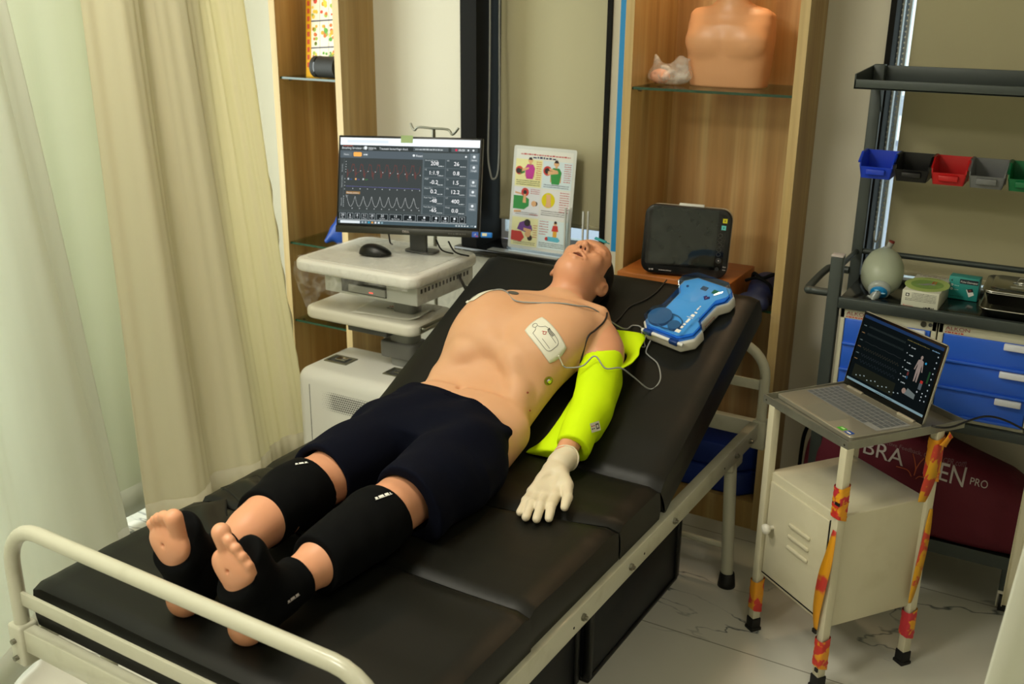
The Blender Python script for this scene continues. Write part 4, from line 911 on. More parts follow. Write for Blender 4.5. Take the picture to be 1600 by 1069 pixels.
# ---- defibrillator
def defib():
    org=TP(.305,.60,.0); t=Thing('defibrillator','white and translucent blue defibrillator on the raised mattress beside the head','defibrillator',tuple(org),BF)
    F=Matrix.Translation(org)@Matrix.Rotation(HA,4,'X')@Matrix.Rotation(radians(-13),4,'Z')
    w,h=.175,.262
    def outline(g):
        a,b=w/2-g,h/2-g; c=.020
        R=[(a,-b+.03),(a,-b*.45),(a-c,-b*.30),(a-c,b*.35),(a,b*.55),(a,b-.03)]
        P=[(a-.03,-b)]+R+[(a-.03,b),(-a+.03,b)]+[(-x,y) for x,y in reversed(R)]+[(-a+.03,-b)]
        return P
    mb=MB(); mb.M=F; mb.prism(outline(0),0,.040,r=.009,seg=3); mb.build('body',M['offwhite_plastic'],t)
    mb=MB(); mb.M=F; mb.prism(outline(.010),.040,.046,r=.002); inner=mb.build('face_panel',mat('sky_blue_plastic','#98d2f0',.35),t)
    mb=MB(); mb.M=F; mb.cyl((-.045,-.075,.046),(-.045,-.075,.056),.035,n=28); mb.cyl((.012,-.088,.046),(.012,-.088,.056),.018,n=24); mb.tube([( -.012+.042*cos(a),-.08+.030*sin(a),.053) for a in np.linspace(0,6.2,20)],.002,6); mb.build('pad_pouch',mat('grey_blue_pouch','#54748c',.5),inner)
    for x,y,c,n in ((-.005,.088,'#54606a','info_button'),(.033,.088,'#1f8a50','power_button'),(-.055,.075,'#2a4a78','status_lamp')):
        mb=MB(); mb.M=F; mb.box(x-.010,y-.008,.046,x+.010,y+.008,.0475,r=.0007) if n!='status_lamp' else mb.cyl((x,y,.046),(x,y,.048),.004,n=12); mb.build(n,pr(c,.4),inner)
    mb=MB(); mb.M=F; P=Panel(mb,(.012,.045,.0465),(1,0,0),(0,1,0),.022,.02); P.poly([(0,.6),(.25,1),(.5,.8),(.75,1),(1,.6),(.5,0)],pr('#2a3f86'),1); P.poly([(.2,.6),(.35,.8),(.5,.65),(.65,.8),(.8,.6),(.5,.2)],pr('#b8364a'),2); P.poly([(.45,.62),(.55,.62),(.5,.3)],M['white'],3); mb.build('shock_mark',P.mats,inner)
    mb=MB(); mb.M=F; P=Panel(mb,(.056,-.118,.0645),(0,1,0),(-1,0,0),.12,.03,step=.0004); P.scrib(.16,.25,.52,.42,M['white'],2,5); P.rect(0,.15,.10,.65,M['white'],2); P.rect(.55,.1,.565,.8,M['white'],2); P.scrib(.60,.2,.78,.6,M['white'],2,9); P.scrib(.84,.4,1,.25,M['white']); mb.build('lettering',P.mats,inner)
    lidm=glassm('translucent_blue_lid','#d6eeff',.03); 
    mb=MB(); mb.M=F; mb.prism(outline(.004),.060,.0625,r=.001); lid=mb.build('lid',lidm,t,label='clear blue lid')
    mb=MB(); mb.M=F; o=outline(.004); 
    for i in range(len(o)):
        a,b=o[i],o[(i+1)%len(o)]; mb.add([(a[0],a[1],.041),(b[0],b[1],.041),(b[0],b[1],.061),(a[0],a[1],.061)],[(0,1,2,3)],False)
    mb.build('lid_rim',glassm('blue_lid_rim','#a4ccf8',.05),lid,solid=.0015)
    mb=MB(); mb.M=F; mb.cyl((-.07,-.131,.037),(.07,-.131,.037),.0055,n=12); mb.build('hinge_bar',M['white_plastic'],t)
    for x in (-.048,.040):
        mb=MB(); mb.M=F; mb.box(x-.014,-.139,.030,x+.014,-.125,.045,r=.003); mb.build('hinge',pr('#173a78',.4),t)
    mb=MB(); mb.M=F; P=Panel(mb,(.0725,-.03,.012),(0,1,0),(0,0,1),.05,.018); P.scrib(0,.6,1,.3,M['ink_red'],1,3); P.scrib(0,.2,1,.3,M['ink'],1,4); mb.build('side_print',P.mats,t)
defib()
# ================================================================ VENTILATOR CART (left of the bed head)
t=Thing('ventilator_cart','white wheeled ventilator cart with perforated base, between curtain and bed','medical cart',(-2.08,2.78,0))
wp=M['white_plastic']; ow=M['offwhite_plastic']
def loftbase():
    mb=MB(); x0,x1,y0,y1,z0,z1=-2.335,-1.865,2.56,2.87,.10,.462
    mb.box(x0,y0,z0,x1,y1,z1,r=.045,seg=5); return mb
b=loftbase().build('base_housing',wp,t)
mb=MB(); mb.box(-2.315,2.58,.075,-1.885,2.85,.13,r=.01); mb.build('base_plinth',M['grey_plastic'],b)
mb=MB(); mb.tube([(-2.268,2.5595,.15),(-2.268,2.5595,.41)],.0012,5); mb.build('seam',M['dgrey_plastic'],b)
mb=MB(); P=Panel(mb,(-2.215,2.5592,.325),(1,0,0),(0,0,1),.26,.075)
for j in range(9):
    for i in range(30):
        u=(i+.5*(j%2)+.5)/30.5; v=(j+.5)/9; d=min(1,max(.25,min(u*5,(1-u)*5+.4)))*(1 if 1<=j<=7 else .6)
        P.disc(u,v,.042*d,M['dark_hole'],1,7)
q=mb.build('vent_holes',P.mats,b); q.o['kind']='stuff'
for x in (-2.236,-1.975):
    mb=MB(); mb.M=Matrix.Translation((x,2.70,.462)); 
    for a in ((-.05,-.036,.05,-.026),(-.05,.026,.05,.036),(-.05,-.026,-.038,.026),(.038,-.026,.05,.026)): mb.box(a[0],a[1],-.002,a[2],a[3],.004,r=.0015)
    q=mb.build('handle_frame',M['steel_dull'],b)
    mb=MB(); mb.M=Matrix.Translation((x,2.70,.462)); mb.box(-.038,-.026,-.001,.038,.026,.001); mb.build('latch',M['dgrey_plastic'],b)
    mb=MB(); mb.M=Matrix.Translation((x,2.70,.463)); mb.box(-.018,-.012,0,.026,.018,.006,r=.002); mb.build('latch_plate',M['steel'],b)
for x in (-2.285,-1.905):
    for y in (2.60,2.83):
        mb=MB(); mb.cyl((x-.012,y,.04),(x+.012,y,.04),.04,n=22); mb.box(x-.018,y-.02,.04,x-.012,y+.02,.11); mb.box(x+.012,y-.02,.04,x+.018,y+.02,.11); mb.box(x-.018,y-.02,.09,x+.018,y+.02,.115); mb.build('caster',M['dgrey_plastic'],t)
mb=MB(); mb.prism(rrect(.105,.08,.03,5,-2.015,2.795),.462,.63,r=.004); mb.build('column',M['grey_plastic'],t)
mb=MB(); mb.prism(rrect(.145,.10,.02,5,-2.022,2.79),.492,.553,r=.008); mb.build('column_collar',pr('#6f6f6c',.5),t)
mb=MB(); mb.prism(rrect(.09,.07,.02,5,-2.015,2.81),.655,.745,r=.003); mb.build('column_upper',M['grey_plastic'],t)
# sliding shelf
mb=MB(); mb.prism(rrect(.485,.27,.045,6,-2.132,2.80),.612,.655,r=.014,seg=4); s=mb.build('sliding_shelf',ow,t)
mb=MB(); mb.box(-1.892,2.70,.622,-1.884,2.90,.646,r=.003); mb.tube([(-1.886,2.71,.638),(-1.872,2.71,.638),(-1.872,2.88,.638),(-1.886,2.88,.638)],.0045,8); mb.build('side_handle',M['steel_dull'],s)
mb=MB(); mb.box(-2.19,2.69,.588,-2.02,2.80,.612,r=.003); mb.build('shelf_bracket',M['dgrey_plastic'],t)
mb=MB(); mb.cyl((-2.390,2.75,.636),(-2.373,2.75,.636),.006,n=10); mb.build('shelf_knob',M['grey_plastic'],s)
# upper electronics bay
mb=MB(); mb.box(-2.25,2.65,.735,-1.86,3.0,.805,r=.004); u=mb.build('electronics_bay',mat('bay_grey_white','#c6c8c2',.4),t)
mb=MB(); mb.box(-2.175,2.6485,.745,-1.985,2.652,.798); mb.build('bay_opening',M['dgrey_plastic'],u)
mb=MB(); mb.box(-2.14,2.640,.750,-1.985,2.650,.775,r=.002); mb.build('module',mat('module_grey','#9c9d98',.45),u)
mb=MB(); mb.box(-2.05,2.6385,.757,-2.035,2.6402,.760); mb.build('indicator',em('#ff5a48',2),u)
mb=MB(); 
for i in range(14): mb.box(-1.8605,2.67+i*.022,.775,-1.8592,2.680+i*.022,.79)
mb.build('side_vents',M['dark_hole'],u)
mb=MB(); mb.prism(rrect(.515,.42,.05,7,-2.09,2.80),.807,.850,r=.014,seg=4); tt=mb.build('tray_top',mat('tray_white','#e0e0da',.3),t)
mb=MB(); mb.prism(rrect(.455,.36,.04,7,-2.09,2.80),.8498,.8512); mb.build('tray_inset',mat('tray_inset_grey','#cfd0cb',.4),tt)
# crumpled clear film over the tray top and hanging below it
mb=MB(); mb.M=Matrix.Identity(4)
def wrap_top(u,v):
    x=-2.335+.50*u; y=2.605+.405*v; n=mnoise.noise(Vector((x*18,y*18,1)))+.6*mnoise.noise(Vector((x*45,y*45,3)))
    e=min(u,1-u,v*1.0+.0,1-v); return (x,y,.8535+.010*max(0,n)+.003*abs(mnoise.noise(Vector((x*80,y*60,5))))*min(1,e*12))
mb.grid(wrap_top,70,56); w=mb.build('plastic_wrap',M['wrap'],t,label='crumpled clear protective film')
def skirt(P,Q,drop,seed,amp):
    mb=MB(); n=Vector((Q[1]-P[1],P[0]-Q[0],0)).normalized()
    def fn(u,v):
        a=Vector(P).lerp(Vector(Q),u); z=.842-drop(u)*v; w_=(mnoise.noise(Vector((u*9,v*4,seed)))*.8+mnoise.noise(Vector((u*24,v*9,seed)))*.4)*amp*(v*.9+.1)
        p=a+n*(.003+w_+.01*v); return (p.x,p.y,z)
    mb.grid(fn,70,20); return mb.build('wrap_skirt',M['wrap'],w)
skirt((-2.33,2.592,.0),(-1.85,2.592,.0),lambda u:.035+.10*max(0,1-abs(u-.12)/.14)+.06*max(0,sin(u*5)),2,.014)
skirt((-1.832,2.60,.0),(-1.832,2.99,.0),lambda u:.12+.07*u+.02*sin(u*13),4,.016)
mb=MB(); mb.tube(crom([(-1.86,2.90,.79),(-1.84,2.93,.70),(-1.86,2.92,.58),(-1.90,2.90,.50)],8),.005,8); mb.tube(crom([(-1.88,2.95,.79),(-1.86,2.97,.66),(-1.90,2.97,.50)],8),.004,8); mb.build('power_lead',M['cable_black'],t)
# sheets of paper on the sliding shelf
mb=MB(); mb.M=Matrix.Translation((-2.055,2.80,.656))@Matrix.Rotation(radians(8),4,'Z'); mb.grid(lambda u,v:((u-.5)*.27,(v-.5)*.19,.001+.014*max(0,u-.85)/.15*(v<.6)+.001*sin(6*u)),20,8)
P=Panel(mb,(-.05,-.04,.003),(1,0,0),(0,1,0),.12,.08); P.mats=[M['paper']]; P.scrib(.1,.7,.9,.12,M['ink_red'],1,1); P.scrib(.1,.45,.8,.1,M['ink'],1,2)
mb.build('paper_sheet',P.mats,label='loose white printed sheet lying on the cart\'s sliding shelf',cat='paper',org=(-2.055,2.80,.656),solid=.0006)
# mouse
mb=MB(); 
def mouse(u,v):
    a=2*pi*u; r=sin(pi*v/2); x=.031*cos(a)*r*(1+.12*sin(a)); y=.058*sin(a)*r; z=.036*cos(pi*v/2)*(1-.25*(y/.058))
    q=Matrix.Rotation(radians(-68),3,'Z')@Vector((x,y,z)); return (q.x-2.115,q.y+2.765,q.z+.858)
mb.grid(mouse,28,12,closed_u=True); MO=mb.build('computer_mouse',M['black_plastic'],label='black computer mouse on the film-wrapped cart top',cat='mouse',org=(-2.115,2.765,.858))
# ================================================================ COMPUTER SCREEN
def screen():
    Y=2.89; org=(-2.0,Y,.852); t=Thing('computer_monitor','black wide computer monitor showing red and white waveforms on the cart','monitor',org)
    tl=radians(-14)
    F=Matrix.Translation((-2.008,2.82,1.100))@Matrix.Rotation(radians(-.9),4,'Y')@Matrix.Rotation(radians(18),4,'Z')@Matrix.Rotation(tl,4,'X')
    w,h=.508,.328
    mb=MB(); mb.M=F; mb.box(-w/2,.0,-h/2,w/2,.022,h/2,r=.004); b=mb.build('housing',M['black_plastic'],t)
    mb=MB(); mb.M=F; mb.box(-w/2,-.006,-h/2-.004,w/2,.004,-h/2+.020,r=.003); mb.build('chin',mat('monitor_chin','#26271f',.4),b)
    mb=MB(); mb.M=F; P=Panel(mb,(-w/2+.008,-.0012,-h/2+.028),(1,0,0),(0,0,1),w-.016,h-.036,step=.00012)
    bg=em('#4a5150',1); dk=em('#3b4140',1); g2=em('#59646a',1); ln=em('#707a7c',1); wt=em('#eef4f6',1); gr=em('#c9d0d0',1); rd=em('#82443c',1)
    P.rect(0,0,1,1,bg,0); P.rect(0,.915,1,1,em('#f4fbff',1.15),1); P.rect(.05,.94,.35,.975,em('#e2ecf2',1.1),2)
    P.rect(0,.855,1,.915,dk,1); P.rect(0,.765,.60,.85,em('#5c666c',1),1); P.rect(0,.16,.60,.765,em('#454a49',1),1)
    P.text('Breathing Simulator 1.4',.012,.868,.036,wt,2,sx=.85); P.scrib(.02,.900,.09,.016,em('#c25a4a',1),2,1)
    P.disc(.185,.884,.021,wt,2); P.text('MEDICAL',.205,.872,.030,wt,2,sx=.8); P.scrib(.205,.862,.24,.01,gr,2); P.text('Traumatic hemorrhagic shock',.285,.868,.036,wt,2,sx=.8)
    P.rect(.53,.862,.78,.905,em('#5a6264',1),2); P.scrib(.545,.875,.74,.022,gr,3,4); P.rect(.80,.862,.985,.905,em('#5a6264',1),2); P.disc(.835,.884,.014,em('#e0405a',1),3); P.text('00:08',.85,.872,.034,wt,3); P.disc(.92,.884,.010,wt,3); P.disc(.955,.884,.012,wt,3)
    P.rect(.02,.785,.085,.83,em('#6a7478',1),2); P.text('Waves',.028,.797,.022,wt,3); P.poly([(.098,.79),(.104,.783),(.152,.783),(.158,.79),(.158,.826),(.152,.833),(.104,.833),(.098,.826)],em('#ffb45a',1.1),2); P.rect(.168,.785,.205,.83,em('#6a7478',1),2); P.scrib(.172,.80,.20,.02,wt,3)
    P.disc(.535,.81,.014,wt,2); P.text('Reset',.55,.796,.036,wt,2)
    def wave(fn,m,wd,n=260):
        P.line([(.055+.53*i/n,fn(i/n)) for i in range(n+1)],wd,m,3)
    def w1(q):
        c=(q*8.6)%1; 
        if c<.06: return .53+ .12*(c/.06)
        if c<.12: return .65-.16*((c-.06)/.06)
        if c<.5: return .58+.035*((c-.12)/.38)
        if c<.66: return .615+.085*sin((c-.5)/.16*pi/2)
        if c<.84: return .70-.02*sin((c-.66)/.18*pi)
        return .69-.16*((c-.84)/.16)
    def w2(q): c=(q*8.7+.45)%1; return .200+.125*(1-min(1,abs(c-.5)*2.0))**1.9
    wave(w1,rd,.0010); wave(w2,em('#d4d8d6',1),.0008)
    P.line([(.05,.435),(.59,.425)],.0010,em('#6f6cb0',1),3)
    P.rect(.03,.185,.033,.75,em('#5b6262',1),2)
    for i in range(5): P.disc(.045,.60+.03*i,.005,gr,3,6)
    for i in range(4): P.disc(.04,.52-.04*i,.005,gr,3,6)
    for i in range(6): P.disc(.035,.20+.023*i,.005,gr,3,6)
    for i in range(10): P.disc(.10+.054*i,.62-.004*i,.006,gr,4,6); P.disc(.10+.054*i,.408,.006,gr,4,6); P.disc(.10+.054*i,.178,.006,gr,4,6)
    for i,(c,s_) in enumerate((('#3a6ab0','Insp'),('#6a68c0','Insp'),('#48a050','Expir'))):
        u=.06+.055*i; P.rect(u,.51,u+.010,.53,gr if i!=1 else em('#ffc074',1),3); P.text(s_,u+.014,.512,.020,em(c,1),3)
    P.rect(.052,.345,.155,.375,em('#a9824f',1),2); P.text('Muscular pressure',.056,.352,.020,wt,3); P.text('P0.1',.05,.318,.018,gr,3)
    for v,s_ in ((.60,'Flow (L/min)'),(.42,'Pressure (cmH2O)'),(.2,'Volume (mL)')): P.text(s_,.022,v,.018,gr,3,ang=pi/2)
    P.rect(.60,.135,.925,.845,em('#5f696c',1),1); P.disc(.905,.81,.014,wt,3,4)
    vals=[('208','26'),('1:1.9','0.8'),('-0.2','1.5'),('0.2','12.2'),('-48','400'),('-65','0.0')]; labs=[('Breath duration','RR'),('I:E','Ti'),('PEEP','Te'),('Mean P0.1','MV'),('Peak Insp Flow','VT'),('Peak Exp Flow','Rinsp')]
    for r_ in range(6):
        v1=.775-.107*r_
        for c_ in range(2):
            u0=.612+.155*c_; P.rect(u0,v1-.098,u0+.148,v1,em('#4a5456',1),2); P.text(vals[r_][c_],u0+.074,v1-.070,.062,em('#ffffff',1.1),3,'c',1.05)
            P.text(labs[r_][c_],u0+.006,v1-.022,.024,gr,3); P.scrib(u0+.10,v1-.085,u0+.14,.016,gr,3,r_*2+c_)
    P.rect(.925,.03,1,.855,em('#5a676c',1),1)
    for v,s_ in ((.76,'Apnea'),(.64,'Cough'),(.47,'Trend'),(.36,'Patient'),(.20,'Menu')):
        P.rect(.936,v-.005,.99,v+.085,em('#747f83',1),2); P.disc(.963,v+.052,.016,wt,3,8); P.text(s_,.963,v+.006,.024,wt,3,'c')
    P.rect(0,.045,.925,.13,em('#2c3233',1),1)
    us=[.01,.065,.12,.17,.225,.28,.375,.475,.575,.68,.745,.81,.875]; ue=[.055,.11,.16,.215,.27,.365,.465,.565,.67,.735,.80,.865,.915]
    tx=['20','6','8','11','28','20','13','','','','','','>']; nm=['RR','PEEP','Ti','Pmus','VT','Insp flow','Exp flow rate','Volume','Pause','Leak','Cough','O2','']
    for i in range(13):
        P.rect(us[i],.052,ue[i],.124,em('#9aa3a5',1),2); P.rect(us[i]+.003,.057,ue[i]-.003,.119,em('#262b2c',1),3); m_=(us[i]+ue[i])/2
        if tx[i]: P.text(tx[i],m_,.086,.040,wt,4,'c')
        else: P.disc(m_+.004,.098,.013,wt,4)
        P.text(nm[i],m_,.064,.018,wt,4,'c')
    P.rect(.0,.040,.925,.046,gr,2); P.rect(0,0,1,.040,em('#4d5f66',1),1); P.rect(.015,.004,.16,.034,em('#e6eef0',1),2)
    for i,c in enumerate(('#a8b4ba','#a8b4ba','#3aa0c0','#e0a050','#e8e8e8','#d8e8f0','#8aa8b0')): P.rect(.172+.024*i,.008,.186+.024*i,.030,em(c,1),3)
    for i in range(5): P.rect(.85+.02*i,.012,.862+.02*i,.026,gr,3)
    P.text('10:47',.955,.018,.016,wt,3); P.rect(.985,.01,.995,.028,wt,3)
    mb.build('display',P.mats,b,label='lit display with waveforms and readings')
    mb=MB(); mb.M=F; P=Panel(mb,(-.02,-.0068,-h/2+.001),(1,0,0),(0,0,1),.04,.016,step=.0003); P.text('DELL',.5,.2,.62,M['silver_print'],1,'c',1.1); mb.build('maker_mark',P.mats,b)
    mb=MB(); mb.M=F; P=Panel(mb,(.150,-.0068,-h/2-.001),(1,0,0),(0,0,1),.06,.016,step=.0003); P.scrib(0,.3,1,.5,M['ink'],1,3); mb.build('button_marks',P.mats,b)
    mb=MB(); mb.M=F; P=Panel(mb,(.232,-.0068,-h/2-.002),(1,0,0),(0,0,1),.022,.018,step=.0003); P.rect(0,0,1,1,pr('#1e55c0',.4),1); P.text('i7',.5,.3,.5,M['white'],2,'c'); P.rect(.6,.1,.9,.3,pr('#c23a5a',.4),2); mb.build('blue_sticker',P.mats,b)
    mb=MB(); mb.M=F; mb.box(.262,-.009,-h/2-.002,.302,.0,-h/2+.016,r=.003); q=mb.build('webcam_tab',pr('#1d78d6',.35),b,label='blue and cream sticker tab')
    mb=MB(); mb.M=F; P=Panel(mb,(.268,-.0095,-h/2+.003),(1,0,0),(0,0,1),.016,.010); P.rect(0,0,1,1,pr('#ddd6b8'),1); mb.build('cream_patch',P.mats,q)
    mb=MB(); mb.M=F; mb.box(-.03,-.003,h/2-.022,.012,-.0022,h/2+.003); mb.build('sticky_note',mat('green_sticky_note','#a9c28c',.7,alpha=.92),b,label='green sticky note on the top edge')
    mb=MB(); mb.box(-2.045,2.872,.856,-1.975,2.886,1.09,r=.004); mb.box(-2.06,2.845,1.03,-1.96,2.875,1.13,r=.004); mb.build('stand_neck',M['dgrey_plastic'],t)
    mb=MB(); mb.prism(rrect(.12,.07,.02,5,-2.01,2.90),.852,.860,r=.003); mb.build('stand_base',M['dgrey_plastic'],t)
    mb=MB()
    for dx in (-.10,.10,.15): mb.tube(crom([(-2.01+dx,2.84,.92),(-2.01+dx*1.1,2.86,.88),(-2.01+dx*1.3,2.90,.862)],6),.003,6)
    mb.build('cables',M['cable_black'],t)
screen()
# drip stand behind the monitor
t=Thing('drip_stand','slim metal drip stand whose hooked top shows above the monitor','stand',(-2.055,3.05,0))
mb=MB(); mb.cyl((-2.055,3.05,.05),(-2.055,3.05,1.26),.007,n=12); mb.build('pole',M['steel_dull'],t)
z=1.26; mb=MB(); mb.tube(crom([(-2.155,3.05,z+.015),(-2.138,3.05,z-.008),(-2.12,3.05,z+.004),(-2.06,3.05,z+.004),(-1.995,3.05,z+.004),(-1.975,3.05,z-.012),(-1.950,3.05,z+.012)],5),.0042,8); mb.build('hook_bar',M['steel_dull'],t)
for k in range(4):
    a=k*pi/2+.6; mb=MB(); mb.tube([(-2.055,3.05,.06),(-2.055+.10*cos(a),3.05+.02*sin(a),.010)],.008,8); mb.build('leg',M['steel_dull'],t)
# ================================================================ WINDOW SILL ITEMS
def poster():
    org=(-1.755,3.345,.79); t=Thing('first_aid_poster','printed choking first aid poster with six pictures leaning at the blind','poster',org)
    tl=radians(-7); F=Matrix.Translation((-1.768,3.315,.80))@Matrix.Rotation(tl,4,'X'); w,h=.262,.385
    mb=MB(); mb.M=F@Matrix.Rotation(pi/2,4,'X'); mb.prism(rrect(w,h,.008,4,0,h/2),-.0008,.0008); mb.build('laminate',mat('glossy_laminate','#d4d6d0',.15),t)
    mb=MB(); mb.M=F; P=Panel(mb,(-w/2+.012,-.001,.012),(1,0,0),(0,0,1),w-.024,h-.024,step=.00025)
    P.rect(0,0,1,1,pr('#dcdcd4',.3),1); 
    P.scrib(.08,.945,.95,.020,M['ink_red'],2,1); P.scrib(.30,.915,.72,.028,M['ink_navy'],2,2)
    cells=[(0,.62,.47,.90,'#e4dfa2'),(.49,.62,1,.90,'#cfdde2'),(0,.31,.47,.605,'#dcdce0'),(.49,.31,1,.605,'#dddcdc'),(0,.0,.47,.295,'#e2deab'),(.49,.0,1,.295,'#d3e1e4')]
    sk_,mg,gn,rd,pu,hr=pr('#d8a878'),pr('#b8308c'),pr('#2c8a3c'),pr('#c0342c'),pr('#6a3a86'),pr('#2a1c18')
    for i,(a,b,c,d,col) in enumerate(cells):
        P.rect(a,b,c,d,pr(col,.3),2)
    def man_up(cx,y0,shirt,s=1.0):
        P.rect(cx-.085*s,y0+.02,cx-.06*s,y0+.12*s,sk_,3); P.rect(cx+.06*s,y0+.02,cx+.085*s,y0+.12*s,sk_,3)
        P.poly([(cx-.06*s,y0),(cx+.06*s,y0),(cx+.09*s,y0+.11*s),(cx+.05*s,y0+.15*s),(cx-.05*s,y0+.15*s),(cx-.09*s,y0+.11*s)],shirt,4); P.rect(cx-.02,y0+.14*s,cx+.02,y0+.165*s,sk_,4); P.disc(cx,y0+.19*s,.028*s,sk_,5); P.poly([(cx-.035*s,y0+.195*s),(cx+.035*s,y0+.195*s),(cx+.02*s,y0+.222*s),(cx-.02*s,y0+.222*s)],hr,6)
    man_up(.26,.70,mg); P.disc(.07,.78,.045,rd,3); P.disc(.055,.775,.028,hr,4); P.poly([(.09,.74),(.17,.76),(.17,.80),(.09,.80)],gn,3); P.poly([(.12,.77),(.24,.80),(.24,.82),(.12,.80)],sk_,5)
    man_up(.72,.67,gn,1.1); P.disc(.57,.80,.05,rd,3); P.disc(.565,.80,.03,hr,4); P.poly([(.58,.76),(.76,.78),(.76,.80),(.58,.80)],sk_,5); P.poly([(.60,.81),(.75,.79),(.75,.81),(.60,.83)],sk_,5)
    P.poly([(0,.38),(.20,.38),(.28,.42),(.28,.49),(.20,.52),(0,.52)],gn,3); P.poly([(.02,.34),(.15,.35),(.15,.37),(.02,.365)],sk_,3); P.poly([(.02,.54),(.16,.53),(.16,.545),(.02,.56)],sk_,3); P.disc(.37,.45,.03,sk_,4); P.disc(.40,.45,.024,hr,3); P.disc(.20,.56,.045,rd,4); P.disc(.20,.56,.022,hr,5); P.poly([(.17,.45),(.23,.45),(.22,.54),(.18,.54)],sk_,5)
    P.disc(.62,.50,.078,pr('#d8c81e',.3),3,20); P.poly([(.58,.56),(.66,.56),(.67,.47),(.68,.43),(.57,.43),(.59,.47)],sk_,4)
    P.poly([(.10,.17),(.28,.14),(.38,.17),(.36,.22),(.25,.27),(.14,.24)],pu,3); P.disc(.28,.245,.038,hr,4); P.poly([(0,.05),(.18,.04),(.24,.09),(.18,.15),(0,.15)],rd,4); P.disc(.30,.13,.035,sk_,5); P.disc(.34,.09,.03,hr,4); P.poly([(.22,.16),(.36,.15),(.36,.18),(.22,.19)],sk_,6)
    P.poly([(.64,.085),(.84,.08),(.88,.10),(.84,.13),(.66,.13)],pr('#58b0c8'),4); P.disc(.64,.105,.02,rd,4); P.poly([(.72,.19),(.84,.19),(.82,.25),(.74,.25)],rd,4); P.rect(.745,.13,.815,.19,pr('#d8a030'),3); P.disc(.78,.27,.02,sk_,4); P.disc(.78,.282,.016,hr,5)
    for i in range(9): P.scrib(.37,.875-.022*i,.46,.013,M['ink_red'],3,i); P.scrib(.86,.875-.022*i,.98,.013,M['ink_red'],3,i+20); P.scrib(.82,.585-.024*i,.98,.013,M['ink_red'],3,i+40)
    for i in range(6): P.scrib(.50,.275-.026*i,.66 if i<5 else .62,.013,M['ink_red'],3,i+60); P.scrib(.39,.22-.024*i,.46,.012,M['ink_red'],3,i+70); P.scrib(.30,.59-.02*i if i<3 else .33,.46,.012,M['ink_red'],3,i+80)
    for i in range(3): P.scrib(.03,.675-.02*i,.45,.012,M['ink_black'],3,i+90); P.scrib(.51,.385-.02*i,.97,.012,M['ink_black'],3,i+95); P.scrib(.51,.055-.018*i,.97,.012,M['ink_black'],3,i+99)
    for i in range(2): P.scrib(.52,.655-.02*i,.96,.012,M['ink_navy'],3,i+110); P.scrib(.05,.345-.018*i,.44,.010,M['ink'],3,i+114); P.scrib(.05,.035-.018*i,.44,.010,M['ink'],3,i+118)
    mb.build('print',P.mats,t)
poster()
def holder():
    t=Thing('leaflet_holder','empty clear acrylic leaflet holder with thin uprights on the black sill','holder',(-1.60,3.34,.79))
    mb=MB(); mb.box(-1.66,3.27,.791,-1.505,3.40,.795); mb.build('base',M['acrylic'],t)
    am=mat('frosted_acrylic_edge','#c4c6c2',.2)
    for x,y,z in ((-1.648,3.30,.98),(-1.632,3.31,.98),(-1.575,3.30,.975),(-1.560,3.31,.975)):
        mb=MB(); mb.box(x-.0032,y-.0032,.795,x+.0032,y+.0032,z,r=.0008); mb.build('upright',am,t)
    mb=MB(); mb.box(-1.648,3.302,.80,-1.632,3.304,.975); mb.build('panel',M['acrylic'],t)
holder()
mb=MB(); mb.box(-1.96,3.262,.7905,-1.66,3.305,.792); mb.build('paper_sheet',mat('plastic_sleeve','#9a9a96',.12),label='glossy clear sleeve lying on the black window sill under the poster',cat='paper',org=(-1.8,3.28,.7905))
# ================================================================ THINGS IN THE DISPLAY CABINETS
# chest-only manikin on the glass shelf
def torso():
    t=Thing('chest_manikin','bare practice chest manikin with no arms standing on the upper glass shelf','manikin',(-1.068,3.285,1.444))
    S=SDF((-1.28,3.16,1.43),(-.86,3.42,2.02),.0045); O=(-1.068,3.29,1.444)
    S.loft(O,(0,0,1),(1,0,0),(0,-1,0),[(0.0,0,.124,-.07,.062),(.035,0,.127,-.075,.070),(.085,0,.133,-.075,.078),(.145,0,.138,-.075,.086),(.19,0,.137,-.072,.080),(.222,0,.132,-.065,.062),(.240,0,.105,-.05,.045),(.250,0,.06,-.045,.035)],k=.015,e=3.2)
    for s in (-1,1):
        S.ell((O[0]+s*.062,O[1]-.060,O[2]+.140),(.064,.032,.046),k=.022)
        S.cap((O[0]+s*.02,O[1]-.035,O[2]+.228),(O[0]+s*.11,O[1]-.02,O[2]+.224),.012,.012,k=.02)
    S.cap((O[0],O[1]-.005,O[2]+.23),(O[0],O[1]-.01,O[2]+.33),.050,.046,k=.03)
    S.ell((O[0],O[1]-.02,O[2]+.41),(.068,.085,.10),k=.03)
    S.build('torso',mat('manikin_peach','#d9a074',.36),t,it=3)
torso()
# plastic bag with a manikin face mask
t=Thing('plastic_bag','crumpled clear plastic bag holding a manikin face on the upper glass shelf','bag',(-1.245,3.22,1.444))
S=SDF((-1.36,3.12,1.43),(-1.14,3.32,1.56),.0035); S.ell((-1.245,3.215,1.477),(.074,.045,.034),k=.01); S.ell((-1.205,3.225,1.495),(.032,.03,.040),k=.02); S.cap((-1.20,3.22,1.50),(-1.178,3.22,1.528),.018,.004,k=.015); S.cap((-1.28,3.22,1.49),(-1.295,3.22,1.535),.016,.004,k=.02)
S.wrinkle(.0035,70,(-1.36,3.12,1.43),(-1.14,3.32,1.56),[(1,.4,.6),(-.5,1,.7),(.8,-.2,-1)],21)
S.op(lambda X,Y,Z:Z-1.4455+0*X+0*Y,(-1.36,3.12,1.43),(-1.14,3.32,1.56),.002,'s',0); S.build('bag_film',wrapm('cloudy_bag_film',.16,.4),t,it=1)
